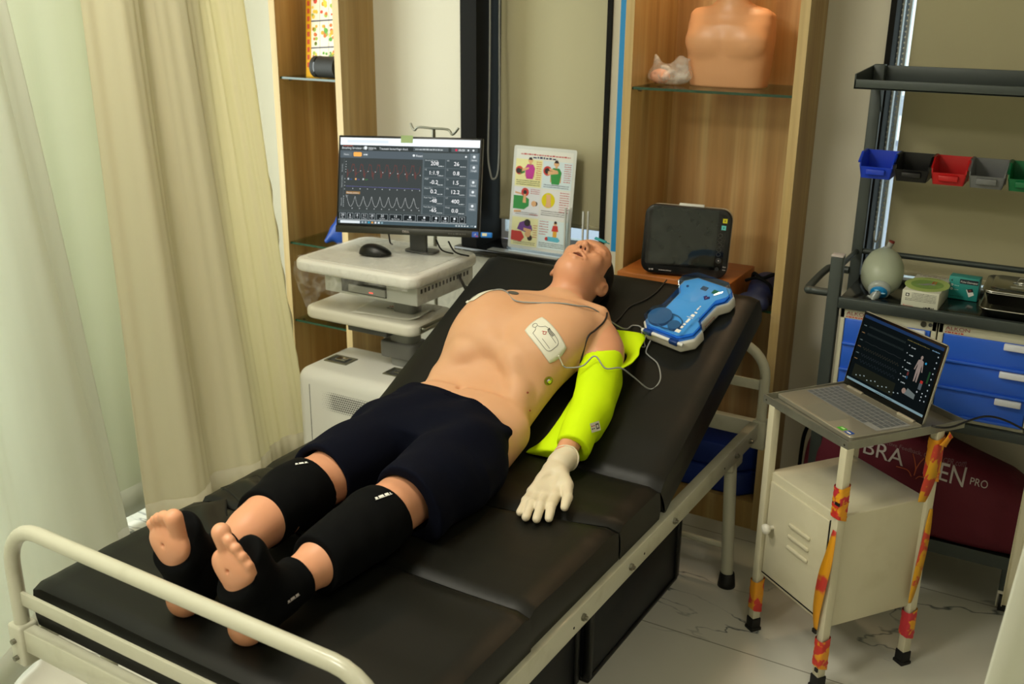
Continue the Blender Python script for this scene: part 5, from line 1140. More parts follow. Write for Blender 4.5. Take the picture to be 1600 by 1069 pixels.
S=SDF((-1.34,3.15,1.44),(-1.2,3.27,1.52),.003); S.ell((-1.273,3.212,1.470),(.034,.026,.024),k=.01); S.cap((-1.262,3.188,1.478),(-1.250,3.180,1.470),.006,.008,k=.008); S.ell((-1.285,3.188,1.478),(.008,.008,.005),k=.004,mode='s'); S.ell((-1.245,3.188,1.486),(.008,.008,.005),k=.004,mode='s')
S.build('face_mask',mat('mask_peach','#dc9a72',.5),t,it=1)
# patient monitor on its orange board
mb=MB(); mb.box(-1.300,2.995,.775,-.930,3.30,.86,r=.003)
mb.build('wooden_block',M['woodo'],label='orange wood board under the black patient monitor behind the bed head',cat='board',org=(-1.1,3.15,.775))
def pmon():
    t=Thing('patient_monitor','black patient monitor with a dark film-covered screen on the orange board','monitor',(-1.095,3.09,.861))
    F=Matrix.Translation((-1.090,3.055,.974))@Matrix.Rotation(radians(2),4,'Y')@Matrix.Rotation(radians(17),4,'Z')@Matrix.Rotation(radians(-7),4,'X')@Matrix.Rotation(pi/2,4,'X')
    w,h=.275,.222
    mb=MB(); mb.M=F; mb.prism(rrect(w,h,.035,6),-.016,.012,r=.006,seg=3); b=mb.build('front_bezel',M['black_plastic'],t)
    mb=MB(); mb.M=F; mb.prism(rrect(w-.002,h-.004,.034,6,.003,0),-.075,-.016,r=.006); mb.build('rear_housing',mat('monitor_grey_back','#b8b4aa',.4),t)
    mb=MB(); mb.M=F; mb.box(-.035,h/2-.004,-.05,.045,h/2+.006,-.02,r=.002); mb.build('carry_handle',M['white_plastic'],t)
    mb=MB(); mb.M=F; mb.prism(rrect(w-.028,h-.045,.012,4,-.002,.006),.012,.0135); g=mb.build('glass_front',M['black_gloss'],b)
    mb=MB(); mb.M=F; P=Panel(mb,(-w/2+.024,-h/2+.038,.0140),(1,0,0),(0,1,0),.208,.178,step=.0003); P.rect(0,0,1,1,mat('unlit_screen','#1d2422',.06,spec=.7),1); mb.build('screen',P.mats,g)
    mb=MB(); mb.M=F; P=Panel(mb,(.090,-h/2+.02,.0142),(1,0,0),(0,1,0),.05,.20,step=.0003)
    def sq(u,v,s,m): P.rect(u-s*2,v-s/2*1.0,u+s*2,v+s/2,m,1)
    P.rect(.36,.80,.64,.87,pr('#d8d01c',.4),1); P.rect(.45,.82,.55,.85,pr('#8a8610'),2); P.rect(.32,.69,.60,.76,pr('#62c4c4',.4),1); P.rect(.42,.71,.5,.74,pr('#307a7a'),2)
    for i in range(5): P.line([(.30+.14*cos(a)+.04*i*0,.60-.075*i+.03*sin(a)) for a in np.linspace(0,6.28,11)],.0010,M['ink'],1)
    P.disc(.35,.20,.045,pr('#2a2c2c',.4),1,20); P.disc(.35,.20,.012,M['silver_print'],2,8); P.disc(.30,.06,.032,pr('#1c1e1e',.4),1,18)
    P.scrib(.66,.10,.85,.02,M['silver_print'],1,2); P.scrib(.66,.05,.85,.02,M['silver_print'],1,3); mb.build('buttons',P.mats,g)
    mb=MB(); mb.M=F; P=Panel(mb,(-.11,-h/2+.008,.0125),(1,0,0),(0,1,0),.08,.012); P.scrib(0,.2,.18,.7,M['silver_print'],1,1); P.scrib(.4,.3,.9,.35,M['silver_print'],1,2); mb.build('status_marks',P.mats,b)
    mb=MB(); mb.M=F; mb.grid(lambda u,v:(-.130+.27*u,-.105+.215*v,.0155+.0025*mnoise.noise(Vector((u*9,v*7,2)))+.002*mnoise.noise(Vector((u*26,v*20,5)))),50,40); mb.build('protective_film',wrapm('thin_screen_film',.0,.015),b)
pmon()
# navy bag beside it, on the lower glass shelf
def softbag(name,label,c,r,mt,seed,lo,hi,extra=None,cat='bag'):
    t=Thing(name,label,cat,(c[0],c[1],lo[2]+.0))
    S=SDF(lo,hi,.0045); S.ell(c,r,k=.02); 
    if extra: extra(S)
    S.wrinkle(.005,32,lo,hi,[(1,.4,.6),(-.5,1,.7),(.8,-.2,-1)],seed)
    S.op(lambda X,Y,Z:(Z-lo[2]-.012)+0*X+0*Y,lo,hi,.003,'s',0)
    b=S.build('bag_body',mt,t,it=2); return t,b
t,b=softbag('equipment_bag','folded navy fabric bag with black straps on the glass shelf beside the black monitor',(-.862,3.20,.808),(.052,.115,.055),mat('navy_nylon','#10183a',.6,bump=(60,.2,.002)),31,(-.94,3.04,.764),(-.79,3.36,.92),lambda S:S.cap((-.895,3.09,.80),(-.835,3.08,.795),.024,k=.02))
mb=MB(); mb.box(-.890,3.050,.806,-.845,3.056,.816); mb.M=Matrix.Identity(4); mb.build('white_tag',M['white'],b)
mb=MB(); mb.tube(crom([(-.905,3.20,.84),(-.89,3.16,.872),(-.86,3.15,.862),(-.82,3.16,.878),(-.81,3.2,.85)],6),.006,8); mb.tube(crom([(-.91,3.14,.85),(-.87,3.12,.868),(-.83,3.12,.855),(-.815,3.13,.82)],6),.005,8); mb.build('strap',M['black_knit'],b)
# blue moulded foam pads on the cabinet floor
for i,(z,dx,sh) in enumerate(((.101,0,0),(.188,-.004,.012))):
    mb=MB(); x0,x1,y0,y1=-1.30+dx,-.812+dx,3.10+sh,3.38
    mb.prism([(x0,y0),(x1-.05,y0),(x1,y0+.05),(x1,y1),(x0,y1)],z,z+.085,r=.008,seg=3)
    mb.build('foam_block',M['blue_foam'],label=('deep blue foam block on the cabinet floor, lower of two' if i==0 else 'deep blue foam block stacked on the one on the cabinet floor'),cat='foam block',org=((x0+x1)/2,3.24,z),group='blue foam blocks')
# picture box in the left cabinet
def pbox():
    t=Thing('picture_board','yellow-edged board of small food pictures leaning in the narrow cabinet','board',(-2.62,3.19,1.408))
    F=Matrix.Translation((-2.622,3.165,1.41))@Matrix.Rotation(radians(-4),4,'Y')@Matrix.Rotation(radians(-9),4,'X'); w,h=.215,.42
    mb=MB(); mb.M=F; mb.box(-w/2,0,0,w/2,.02,h,r=.002); mb.build('board',mat('yellow_card','#e6a818',.5),t)
    mb=MB(); mb.M=F; P=Panel(mb,(-w/2+.028,-.0005,.01),(1,0,0),(0,0,1),w-.04,h-.02,step=.0004); P.rect(0,0,1,1,pr('#40485a'),1); rn=random.Random(5)
    cs=['#d0442c','#e89a2a','#5a9a3a','#e8c23a','#c86a2a','#9ab04a']
    for r_ in range(4):
        for c_ in range(4):
            u,v=c_/4+.006,r_/4+.006; P.rect(u,v,u+.24,v+.236,pr('#f0dcc0',.4),2)
            for k in range(9): P.disc(u+rn.uniform(.04,.19),v+rn.uniform(.03,.2),rn.uniform(.010,.026),pr(rn.choice(cs)),3+k%3,8)
    mb.build('picture_grid',P.mats,t)
    mb=MB(); mb.M=F; P=Panel(mb,(-w/2+.004,-.0005,.02),(0,0,1),(-1,0,0),.36,.02,step=.0004); P.o=Vector((-w/2+.024,-.0005,.02)); 
    for k in range(10): P.rect(.08*k+.05,.2,.08*k+.10,.8,pr('#c84a2a'),1)
    mb.build('edge_lettering',P.mats,t)
pbox()
t=Thing('speaker','black cylindrical speaker lying in front of the picture board','speaker',(-2.59,3.12,1.408))
mb=MB(); mb.cyl((-2.640,3.122,1.449),(-2.530,3.122,1.449),.040,n=30); mb.ell((-2.640,3.122,1.449),(.012,.038,.038)); mb.build('body',mat('speaker_mesh','#20201e',.6,bump=(400,.3,.0006)),t)
mb=MB(); mb.cyl((-2.622,3.122,1.449),(-2.616,3.122,1.449),.0408,n=30); mb.build('ring',M['black_gloss'],t)
t,b=softbag('plastic_bag','blue plastic bag on the lower glass shelf behind the monitor',(-2.580,3.17,.79),(.042,.045,.048),M['blue_bag'],41,(-2.66,3.09,.741),(-2.52,3.26,.93),lambda S:(S.cap((-2.585,3.165,.82),(-2.570,3.15,.885),.034,.012,k=.02),S.cap((-2.57,3.15,.88),(-2.545,3.14,.905),.012,.006,k=.01),S.cap((-2.60,3.15,.80),(-2.625,3.12,.77),.030,.015,k=.02)),cat='bag')
t,b=softbag('mask_bundle','small dark bundle with clear tubing on the lowest shelf of the narrow cabinet',(-2.61,3.16,.455),(.075,.05,.045),M['rubber'],43,(-2.71,3.09,.409),(-2.52,3.24,.52),cat='bundle')
mb=MB(); mb.tube(crom([(-2.69,3.12,.44),(-2.66,3.11,.50),(-2.60,3.11,.512),(-2.55,3.12,.48)],8),.008,8); mb.build('clear_tube',M['acrylic'],b)
# ================================================================ GREY RACK ON THE RIGHT
RM_=M['rack_metal']
t=RACK=Thing('equipment_rack','dark grey metal rack with a worktop and upper shelf along the right window','rack',(.0,3.08,0))
X0,X1,RF,RB=-.590,.52,2.93,3.235
for x in (X0,X1):
    mb=MB(); mb.box(x-.017,RF,.06,x+.017,RF+.034,1.014,r=.002); p=mb.build('post',RM_,t)
    mb=MB(); mb.box(x-.017,RF,1.014,x+.017,RF+.034,1.020,r=.001); mb.build('post_cap',M['silver_print'],p)
    mb=MB(); mb.box(x-.015,RB-.03,.06,x+.017,RB,1.535,r=.002); mb.build('upright',RM_,t)
mb=MB(); mb.box(X0+.017,RF-.002,.866,X1-.017,RF+.018,.898,r=.002); mb.box(X0+.017,RB-.02,.866,X1-.017,RB,.898,r=.002); mb.build('worktop_frame',RM_,t)
mb=MB(); mb.box(X0+.017,RF+.018,.880,X1-.017,RB-.02,.892,r=.001); mb.build('worktop',mat('worktop_steel','#454745',.16,metal=.85),t)
mb=MB(); mb.tube(crom([(X0-.017,RF+.010,.905),(X0-.060,RF+.010,.905),(X0-.078,RF+.03,.906),(X0-.078,RB-.06,.912),(X0-.062,RB-.03,.912),(X0-.015,RB-.03,.912)],5),.0115,12); mb.build('side_handle',RM_,t)
mb=MB(); mb.tube([(X0,RF+.02,.975),(X0,RB-.015,.975)],.008,10); mb.tube([(X0+.01,RB-.015,.975),(X1,RB-.015,.975)],.009,10); mb.build('guard_rail',RM_,t)
# upper tray shelf
mb=MB(); z=1.480; mb.box(X0-.02,2.985,z,X1+.02,RB,z+.004); mb.box(X0-.02,2.985,z,X1+.02,2.989,z+.026,r=.001); mb.box(X0-.02,RB-.004,z,X1+.02,RB,z+.052,r=.001)
for x in (X0-.02,X1+.016): mb.add([(x,2.985,z),(x+.004,2.985,z),(x+.004,RB,z),(x,RB,z),(x,2.985,z+.040),(x+.004,2.985,z+.040),(x+.004,RB,z+.052),(x,RB,z+.052)],[(0,3,2,1),(4,5,6,7),(0,1,5,4),(1,2,6,5),(2,3,7,6),(3,0,4,7)],False)
mb.build('upper_shelf',RM_,t)
for x in (X0+.02,X1-.02): mb=MB(); mb.add([(x,RB-.03,z),(x,RB-.10,z),(x,RB-.03,z-.08),(x+.003,RB-.03,z),(x+.003,RB-.10,z),(x+.003,RB-.03,z-.08)],[(0,1,2),(5,4,3),(0,3,4,1),(1,4,5,2),(2,5,3,0)],False); mb.build('shelf_gusset',RM_,t)
mb=MB(); mb.box(X0-.005,RB-.045,1.258,X1,RB-.030,1.290,r=.001); mb.build('bin_rail',M['grey_plastic'],t)
mb=MB(); mb.box(X0+.017,RF+.002,.168,X1-.017,RB,.186,r=.001); mb.box(X0+.017,RF,.165,X1-.017,RF+.004,.205); mb.build('bottom_shelf',RM_,t)
mb=MB(); mb.box(X0+.017,RF,.555,X1-.017,RF+.03,.582,r=.001); mb.box(X0+.017,RB-.03,.555,X1-.017,RB,.582,r=.001); mb.build('drawer_support',RM_,t)
def caster(x,y,m2):
    mb=MB(); mb.cyl((x-.011,y,.033),(x+.011,y,.033),.033,n=22); w=mb.build('wheel',M['rubber'],t)
    mb=MB(); mb.box(x-.019,y-.024,.018,x-.013,y+.020,.068,r=.004); mb.box(x+.013,y-.024,.018,x+.019,y+.020,.068,r=.004); mb.box(x-.019,y-.024,.062,x+.019,y+.02,.072,r=.003); mb.build('caster_fork',m2,w)
for x in (X0,X1):
    for y in (RF+.017,RB-.015): caster(x,y,M['offwhite_plastic'])
caster(-.012,2.995,M['offwhite_plastic'])
mb=MB(); mb.box(-.03,2.975,.07,.006,3.01,.17,r=.002); mb.build('middle_leg',RM_,t)
# coloured hanging bins
def bin_(x,m,label):
    t=Thing('storage_bin',label,'bin',(x,3.15,1.225),group='small coloured bins on the rack rail')
    w=.046; y0,y1=3.075,3.188; z0,zf,zb=1.222,1.256,1.292; th=.003
    mb=MB()
    mb.box(x-w+.006,y0+.012,z0,x+w-.006,y1,z0+th); mb.box(x-w+.003,y1-th,z0,x+w-.003,y1,zb)
    for s in (-1,1):
        a=x+s*w; b=a-s*th; ai=x+s*(w-.006); bi=ai-s*th
        pr_=[(y0+.012,z0),(y1,z0),(y1,zb),(y0+.040,zb),(y0+.004,zf+.012),(y0+.004,zf)]
        vs=[((ai if q[1]<z0+.01 else a),q[0],q[1]) for q in pr_]+[((bi if q[1]<z0+.01 else b),q[0],q[1]) for q in pr_]; n=len(pr_)
        f=[tuple(range(n)),tuple(range(2*n-1,n-1,-1))]+[(i,(i+1)%n,n+(i+1)%n,n+i) for i in range(n)]
        mb.add(vs,f,False)
        mb.bar([(a+s*.002,y1,zb),(a+s*.002,y0+.040,zb),(a+s*.002,y0+.003,zf+.012)],.006,.004,up=(0,0,1))
    mb.add([(x-w,y0+.004,zf),(x+w,y0+.004,zf),(x+w-.006,y0+.012,z0),(x-w+.006,y0+.012,z0),(x-w,y0+.008,zf),(x+w,y0+.008,zf),(x+w-.006,y0+.016,z0),(x-w+.006,y0+.016,z0)],[(0,3,2,1),(4,5,6,7),(0,1,5,4),(1,2,6,5),(2,3,7,6),(3,0,4,7)],False)
    mb.build('tub',m,t)
    mb=MB(); mb.box(x-.026,y0-.004,zf-.022,x+.026,y0+.008,zf-.006,r=.002); mb.build('label_holder',m,t)
    return t
for i,(c,n) in enumerate((('#1c3fc4','bright blue'),('#0c0c0d','black'),('#b81a1c','red'),('#6d6f70','grey'),('#0b6a3c','green'))):
    bin_(-.541+i*.0985,mat('bin_'+n.replace(' ','_'),c,.35),n+' open-fronted plastic bin hanging on the rack rail')
# drawer units under the worktop
def drawers(x0,x1,label):
    t=Thing('drawer_unit',label,'drawer unit',((x0+x1)/2,3.05,.583),group='blue drawer units under the worktop')
    yf=2.945; z0,z1=.583,.864; cb_=mat('cabinet_beige','#c9c7b0',.45)
    mb=MB(); mb.box(x0,yf,z0,x0+.014,3.20,z1,r=.002); mb.box(x1-.014,yf,z0,x1,3.20,z1,r=.002); mb.box(x0,yf,z1-.030,x1,3.20,z1,r=.002); mb.box(x0,yf,z0,x1,3.20,z0+.012,r=.002); mb.box(x0,3.19,z0,x1,3.20,z1); c=mb.build('casing',cb_,t)
    mb=MB(); P=Panel(mb,(x0+.018,yf-.0006,z1-.027),(1,0,0),(0,0,1),.06,.024,step=.0003); P.text('ALKON',0,.42,.58,pr('#8a2638'),1,'l',1.35); P.scrib(0,.05,.80,.26,M['ink_red'],1,3); P.rect(0,.32,.8,.36,pr('#8a2638'),1); mb.build('lettering',P.mats,c)
    mb=MB(); mb.cyl((x1-.036,yf-.004,z1-.012),(x1-.036,yf+.002,z1-.012),.008,n=18); mb.build('lock',M['bolt'],c)
    mb=MB(); mb.cyl((x1-.018,yf-.002,z1-.012),(x1-.018,yf+.001,z1-.012),.0055,n=14); mb.build('lock_ring',M['dgrey_plastic'],c)
    for i in range(3):
        za=z0+.014+i*.080; zb=za+.078
        mb=MB(); mb.box(x0+.016,yf-.002,za,x1-.016,3.17,zb,r=.003); mb.box(x0+.016,yf-.010,za-.001,x1-.016,yf+.002,za+.007,r=.002)
        d=mb.build('drawer',M['blue_drawer'],t)
        mb=MB(); mb.box(x1-.095,yf-.016,zb-.019,x1-.028,yf-.001,zb-.001,r=.003); mb.build('handle',mat('white_handle','#dfe3ee',.4),d)
    return t
drawers(-.566,-.300,'blue three-drawer unit under the worktop, behind the laptop')
drawers(-.296,-.030,'blue three-drawer unit under the worktop, right of the laptop')
drawers(-.026,.240,'blue three-drawer unit at the right end under the worktop')
# resuscitation bag
def ambu():
    c=Vector((-.484,3.070,.956)); t=Thing('resuscitator_bag','frosted squeeze resuscitator bag with a blue valve on the worktop','resuscitator',(c.x,c.y,.893))
    ax=(Vector((.02,-.165,-.10))).normalized(); R=ax.to_track_quat('Z','Y').to_matrix()
    m=mat('frosted_silicone','#b4bda8',.35,trans=.2)
    prof=[(.0,-.078),(.020,-.076),(.032,-.069),(.048,-.048),(.058,-.018),(.060,.008),(.057,.034),(.047,.055),(.033,.068),(.022,.074)]
    mb=MB(); mb.lathe(prof,c,32,R); mb.build('bag',m,t)
    cl=glassm('clear_valve_plastic','#e4ecec',.05)
    mb=MB(); mb.lathe([(.022,.062),(.031,.066),(.032,.078),(.029,.086),(.0,.086)],c,24,R); v=mb.build('valve_housing',mat('cloudy_valve','#c9d2cf',.2,trans=.4),t)
    mb=MB(); mb.lathe([(.0,.0865),(.024,.0865),(.024,.0885),(.0,.089)],c,20,R); mb.build('blue_valve',mat('valve_blue','#1c86c8',.35),v)
    mb=MB(); 
    for a in (0,2.1,4.2): mb.ell(c+R@Vector((.012*cos(a),.012*sin(a),.0895)),(.007,.007,.002),10,6)
    mb.build('valve_vents',mat('valve_light','#9cc8de',.4),v)
    d=R@Vector((0,0,1)); p=c+d*.076; q=p+Vector((-.014,-.012,-.028)); mb=MB(); mb.cyl(p,q,.014,.012,n=18); mb.cyl(q,q+Vector((-.003,-.003,-.004)),.018,n=18); mb.build('mask_port',mat('cloudy_port','#c9d2cf',.15,trans=.5),t)
    p=c-d*.074; mb=MB(); mb.cyl(p,p-d*.020,.014,n=16); mb.cyl(p-d*.012,p-d*.012+Vector((.012,0,.028)),.009,n=12); e=mb.build('inlet_valve',mat('cloudy_inlet','#aeb0a8',.2,trans=.3),t)
    mb=MB(); mb.cyl(p-d*.012+Vector((.012,0,.028)),p-d*.012+Vector((.0135,0,.033)),.0085,n=12); mb.build('red_cap',pr('#7a2a20'),e)
ambu()
# boxes on the worktop
def gbox():
    t=Thing('carton','white and green medical carton lying on the worktop beside the squeeze bag','box',(-.352,3.05,.893))
    F=Matrix.Translation((-.352,3.045,.893))@Matrix.Rotation(radians(-2),4,'Z'); w,d,h=.098,.20,.050
    mb=MB(); mb.M=F; mb.box(-w/2,-d/2,0,w/2,d/2,h,r=.0015); b=mb.build('carton_body',mat('carton_white','#cfd0c0',.45),t)
    mb=MB(); mb.M=F; P=Panel(mb,(-w/2,-d/2,h),(1,0,0),(0,1,0),w,d,step=.0003); P.disc(.5,.45,.30,pr('#a9c06c',.4),1,28,ry=.42); P.disc(.5,.45,.22,pr('#7ca052',.4),2,28,ry=.26)
    P.poly([(.2,.38),(.45,.36),(.6,.44),(.7,.42),(.72,.50),(.5,.52),(.4,.44)],pr('#8b8f88'),3); P.rect(.60,.5,.64,.66,pr('#b85a3a'),4); P.rect(.67,.5,.71,.66,pr('#c87a3a'),4); P.scrib(.3,.80,.75,.03,pr('#8a5a2a'),3,2); P.scrib(.12,.92,.9,.040,pr('#7a3a3a'),2,3); mb.build('top_print',P.mats,b)
    mb=MB(); mb.M=F; P=Panel(mb,(-w/2,-d/2-.0002,0),(1,0,0),(0,0,1),w,h,step=.0003)
    P.rect(.10,.66,.20,.84,M['ink_black'],1); P.rect(.125,.70,.175,.80,M['white'],2); P.text('Romsons',.06,.07,.13,pr('#c0202c'),1,'l',1.15); 
    for i in range(6): P.scrib(.27 if i<4 else .10,.86-.085*i,.93,.05,M['ink'],1,i)
    P.scrib(.62,.10,.90,.11,M['ink_black'],1,22); mb.build('front_print',P.mats,b)
gbox()
def tbox():
    t=Thing('carton','teal pulse oximeter carton standing behind the white and green carton','box',(-.262,3.135,.893))
    F=Matrix.Translation((-.262,3.13,.893))@Matrix.Rotation(radians(-4),4,'Z'); w,d,h=.082,.042,.066
    mb=MB(); mb.M=F; mb.box(-w/2,-d/2,0,w/2,d/2,h,r=.001); b=mb.build('carton_body',mat('carton_teal','#2a8f8a',.4),t)
    mb=MB(); mb.M=F; P=Panel(mb,(-w/2,-d/2-.0002,0),(1,0,0),(0,0,1),w,h,step=.0003); P.rect(.36,.72,.97,.92,pr('#1c2430'),1); P.text('Pulse Oximeter',.39,.77,.12,M['white'],2,'l',.92)
    for v in (.62,.44): P.disc(.12,v,.05,M['white'],1,12); P.disc(.12,v,.03,pr('#2a8f8a'),2,12); P.scrib(.2,v-.03,.36,.06,pr('#a8d4cc'),1,int(v*10))
    P.poly([(.60,.48),(.78,.55),(.88,.28),(.72,.16)],M['white'],1); P.poly([(.63,.50),(.80,.56),(.85,.42),(.68,.36)],pr('#1a1c20'),2); P.poly([(.68,.47),(.76,.50),(.78,.44),(.70,.41)],pr('#8a4440'),3); P.scrib(.08,.12,.55,.06,pr('#1f6f6a'),1,5); P.poly([(.05,.82),(.12,.88),(.12,.76)],pr('#0f4a4a'),1); mb.build('front_print',P.mats,b)
tbox()
def tray(x,y,z,w,d,h,label,lid):
    t=Thing('instrument_tray',label,'tray',(x,y,z),group='steel instrument trays')
    mb=MB(); a=rrect(w-.03,d-.03,.02,5,x,y); b=rrect(w-.008,d-.008,.026,5,x,y); n=len(a)
    vs=[(p[0],p[1],z) for p in a]+[(p[0],p[1],z+h) for p in b]+[(p[0],p[1],z+h) for p in rrect(w,d,.028,5,x,y)]+[(p[0],p[1],z+h-.003) for p in rrect(w,d,.028,5,x,y)]
    f=[tuple(range(n))[::-1]]+[(k*n+i,k*n+(i+1)%n,(k+1)*n+(i+1)%n,(k+1)*n+i) for k in range(3) for i in range(n)]
    mb.add(vs,f,True); mb.build('tray_pan',M['steel'],t,solid=.0008)
    if lid:
        mb=MB(); mb.prism(rrect(w+.006,d+.006,.030,5,x,y),z+h+.001,z+h+.006,r=.002); mb.prism(rrect(w-.03,d-.03,.024,5,x,y),z+h+.006,z+h+.012,r=.003); l=mb.build('lid',M['steel'],t)
        mb=MB(); mb.prism([(x-.028+ (0),y-.006),(x+.028,y-.006),(x+.028,y+.006),(x-.028,y+.006)],z+h+.012,z+h+.016,r=.001); mb.bar([(x-.02,y,z+h+.014),(x-.012,y,z+h+.028),(x+.012,y,z+h+.028),(x+.02,y,z+h+.014)],.012,.003); mb.build('lid_handle',M['steel'],l)
        mb=MB(); mb.bar([(x-.03,y-.05,z+h+.0135),(x+.06,y-.05,z+h+.0135)],.008,.004); mb.build('lid_rib',M['steel_dull'],l)
tray(-.105,3.045,.8925,.20,.22,.032,'open shiny steel tray on the worktop under the lidded tray',False)
tray(-.107,3.06,.9265,.19,.19,.036,'lidded shiny steel instrument tray stacked on another steel tray',True)
# maroon kit bag on the bottom shelf
def kitbag():
    t=Thing('kit_bag','long maroon fabric kit bag with silver lettering lying on the rack bottom shelf','bag',(-.28,3.05,.187))
    lo,hi=(-.68,2.86,.17),(.12,3.25,.60); S=SDF(lo,hi,.0055)
    S.loft((0,3.05,.187),(1,0,0),(0,1,0),(0,0,1),[(-.625,0,.09,.0,.235),(-.58,0,.125,.0,.335),(-.45,0,.135,.0,.340),(-.25,0,.138,.0,.295),(-.05,0,.135,.0,.225),(.04,0,.12,.0,.17),(.075,0,.08,.01,.12)],k=.03,e=3.2)
    S.wrinkle(.005,9,lo,hi,[(1,.4,.9),(-.5,.6,1),(.8,-.2,-1)],51); S.op(lambda X,Y,Z:(Z-.1865)+0*X+0*Y,lo,hi,.003,'s',0)
    b=S.build('bag_body',M['maroon'],t,it=3)
    mb=MB(); P_=[(-.640,2.985,.20),(-.640,2.975,.36),(-.632,2.975,.45),(-.60,2.975,.505),(-.52,2.975,.525)]; mb.tube(crom(P_,10),.006,8); mb.build('zip',M['black_knit'],b)
    # lettering projected on the front face
    def front(x,z):
        ok,loc,nor,_=b.o.ray_cast(Vector((x,2.6,z))-Vector(t.org),Vector((0,1,0)))
        return (loc+Vector(t.org)+Vector((0,-.0045,0))) if ok else Vector((x,2.92,z))
    sl=math.tan(radians(-8.5))
    def line(s,x,z,size,m,name,sx=1.0,par=b):
        vs,fs,a,c=textmesh(s); mb=MB(); pts=[]
        bm=bmesh.new(); V_=[bm.verts.new(p) for p in vs]
        for f in fs:
            try: bm.faces.new([V_[i] for i in f])
            except ValueError: pass
        bmesh.ops.triangulate(bm,faces=bm.faces[:])
        for _ in range(3): bmesh.ops.subdivide_edges(bm,edges=[e for e in bm.edges if e.calc_length()*size>.006],cuts=1); bmesh.ops.triangulate(bm,faces=bm.faces[:])
        bm.verts.index_update(); vs=[tuple(v.co) for v in bm.verts]; fs=[[v.index for v in f.verts] for f in bm.faces]; bm.free()
        for p in vs:
            X=x+(p[0]-a)*size*sx; Z=z+p[1]*size+(X-x)*sl; pts.append(front(X,Z))
        mb.add(pts,fs,False); return mb.build(name,m,par)
    line('BRA',-.447,.441,.062,M['silver_print'],'lettering',1.05); line('DEN',-.276,.416,.062,M['silver_print'],'lettering',.95)
    line('PRO',-.150,.410,.022,M['silver_print'],'lettering',1.15)
    line('Objective Feedback, Quality CPR.com',-.420,.480,.0135,mat('dull_print','#7a5a60',.6),'small_lettering',1.2)
    mb=MB()
    def st(pts,r=.0014): mb.tube([front(x,z) for x,z in [(q.x,q.y) for q in crom([(a,b_,0) for a,b_ in pts],8)]],r,5)
    st([(-.312,.462),(-.303,.445),(-.297,.425),(-.298,.405)]); st([(-.280,.456),(-.290,.440),(-.296,.422),(-.298,.405)]); st([(-.350,.420),(-.318,.416),(-.305,.400)]); st([(-.250,.400),(-.280,.406),(-.292,.396)]); mb.build('orange_emblem',M['orange_print'],b)
kitbag()
# ================================================================ BEDSIDE CART WITH LAPTOP
CF=Frame((-.4235,2.552,0),radians(-37.5))
cm2=M['cream_cart']; 
t=CART=Thing('bedside_cart','cream steel bedside cabinet on four legs with a metal tray top, wrapped in orange tape','cart',(0,0,0),CF)
hw,hd=.142,.143
hwx=.150
legs=[(-hw,-hd),(hw,-hd),(-hw,hd),(hw,hd)]
for i,(x,y) in enumerate(legs):
    mb=MB(); mb.box(x-.0115,y-.0115,.03,x+.0115,y+.0115,.692,r=.0015); l=mb.build('leg',cm2,t)
    mb=MB(); mb.box(x-.017,y-.017,0,x+.017,y+.017,.010,r=.002); mb.box(x-.0145,y-.0145,.008,x+.0145,y+.0145,.040,r=.002); mb.build('rubber_foot',M['rubber'],l)
mb=MB(); x0,x1,y0,y1=-.142,.142,-.142,.142; mb.box(x0,y0+.004,.180,x1,y1,.502,r=.004); body_=mb.build('cabinet_box',cm2,t)
mb=MB(); mb.box(-.126,y0-.003,.198,.114,y0+.006,.478,r=.003); d=mb.build('door',cm2,t)
mb=MB(); 
for z in (.395,.362,.329): mb.M=Matrix.Translation((.012,y0-.004,z)); mb.box(-.042,-.006,-.006,.042,.003,.006,r=.0045,seg=3)
mb.M=Matrix.Identity(4); q=mb.build('louvre',cm2,d)
mb=MB(); R_=Matrix.Rotation(pi/2,3,'X'); mb.lathe([(.006,-.002),(.006,.012),(.011,.016),(.0145,.022),(.014,.029),(.008,.033),(0,.034)],(-.098,y0-.002,.350),20,R_); mb.build('knob',M['offwhite_plastic'],d)
mb=MB(); 
for a in ((.1145,y0-.002,.196,.1165,y0+.002,.480),(-.1285,y0-.002,.194,.1165,y0+.002,.1965)): mb.box(*a)
mb.build('door_gap',M['dark_hole'],t)
# tray top
tm=mat('aluminium_tray','#9b9a8c',.34,metal=.55,var=('#85847a',10,.4,.7)); tw0,tw1,td0,td1=-.178,.150,-.150,.215
mb=MB(); mb.box(tw0,td0,.692,tw1,td1,.695); 
for a in ((tw0-.003,td0-.003,.690,tw1+.003,td0,.712),(tw0-.003,td1,.690,tw1+.003,td1+.003,.712),(tw0-.003,td0,.690,tw0,td1,.712),(tw1,td0,.690,tw1+.003,td1,.712)): mb.box(*a)
tr=mb.build('tray_top',tm,t)
for x,y in ((-.168,-.1535),(.142,-.1535)): mb=MB(); mb.cyl((x,y,.700),(x,y+.003,.700),.003,n=10); mb.build('rivet',M['steel'],tr)
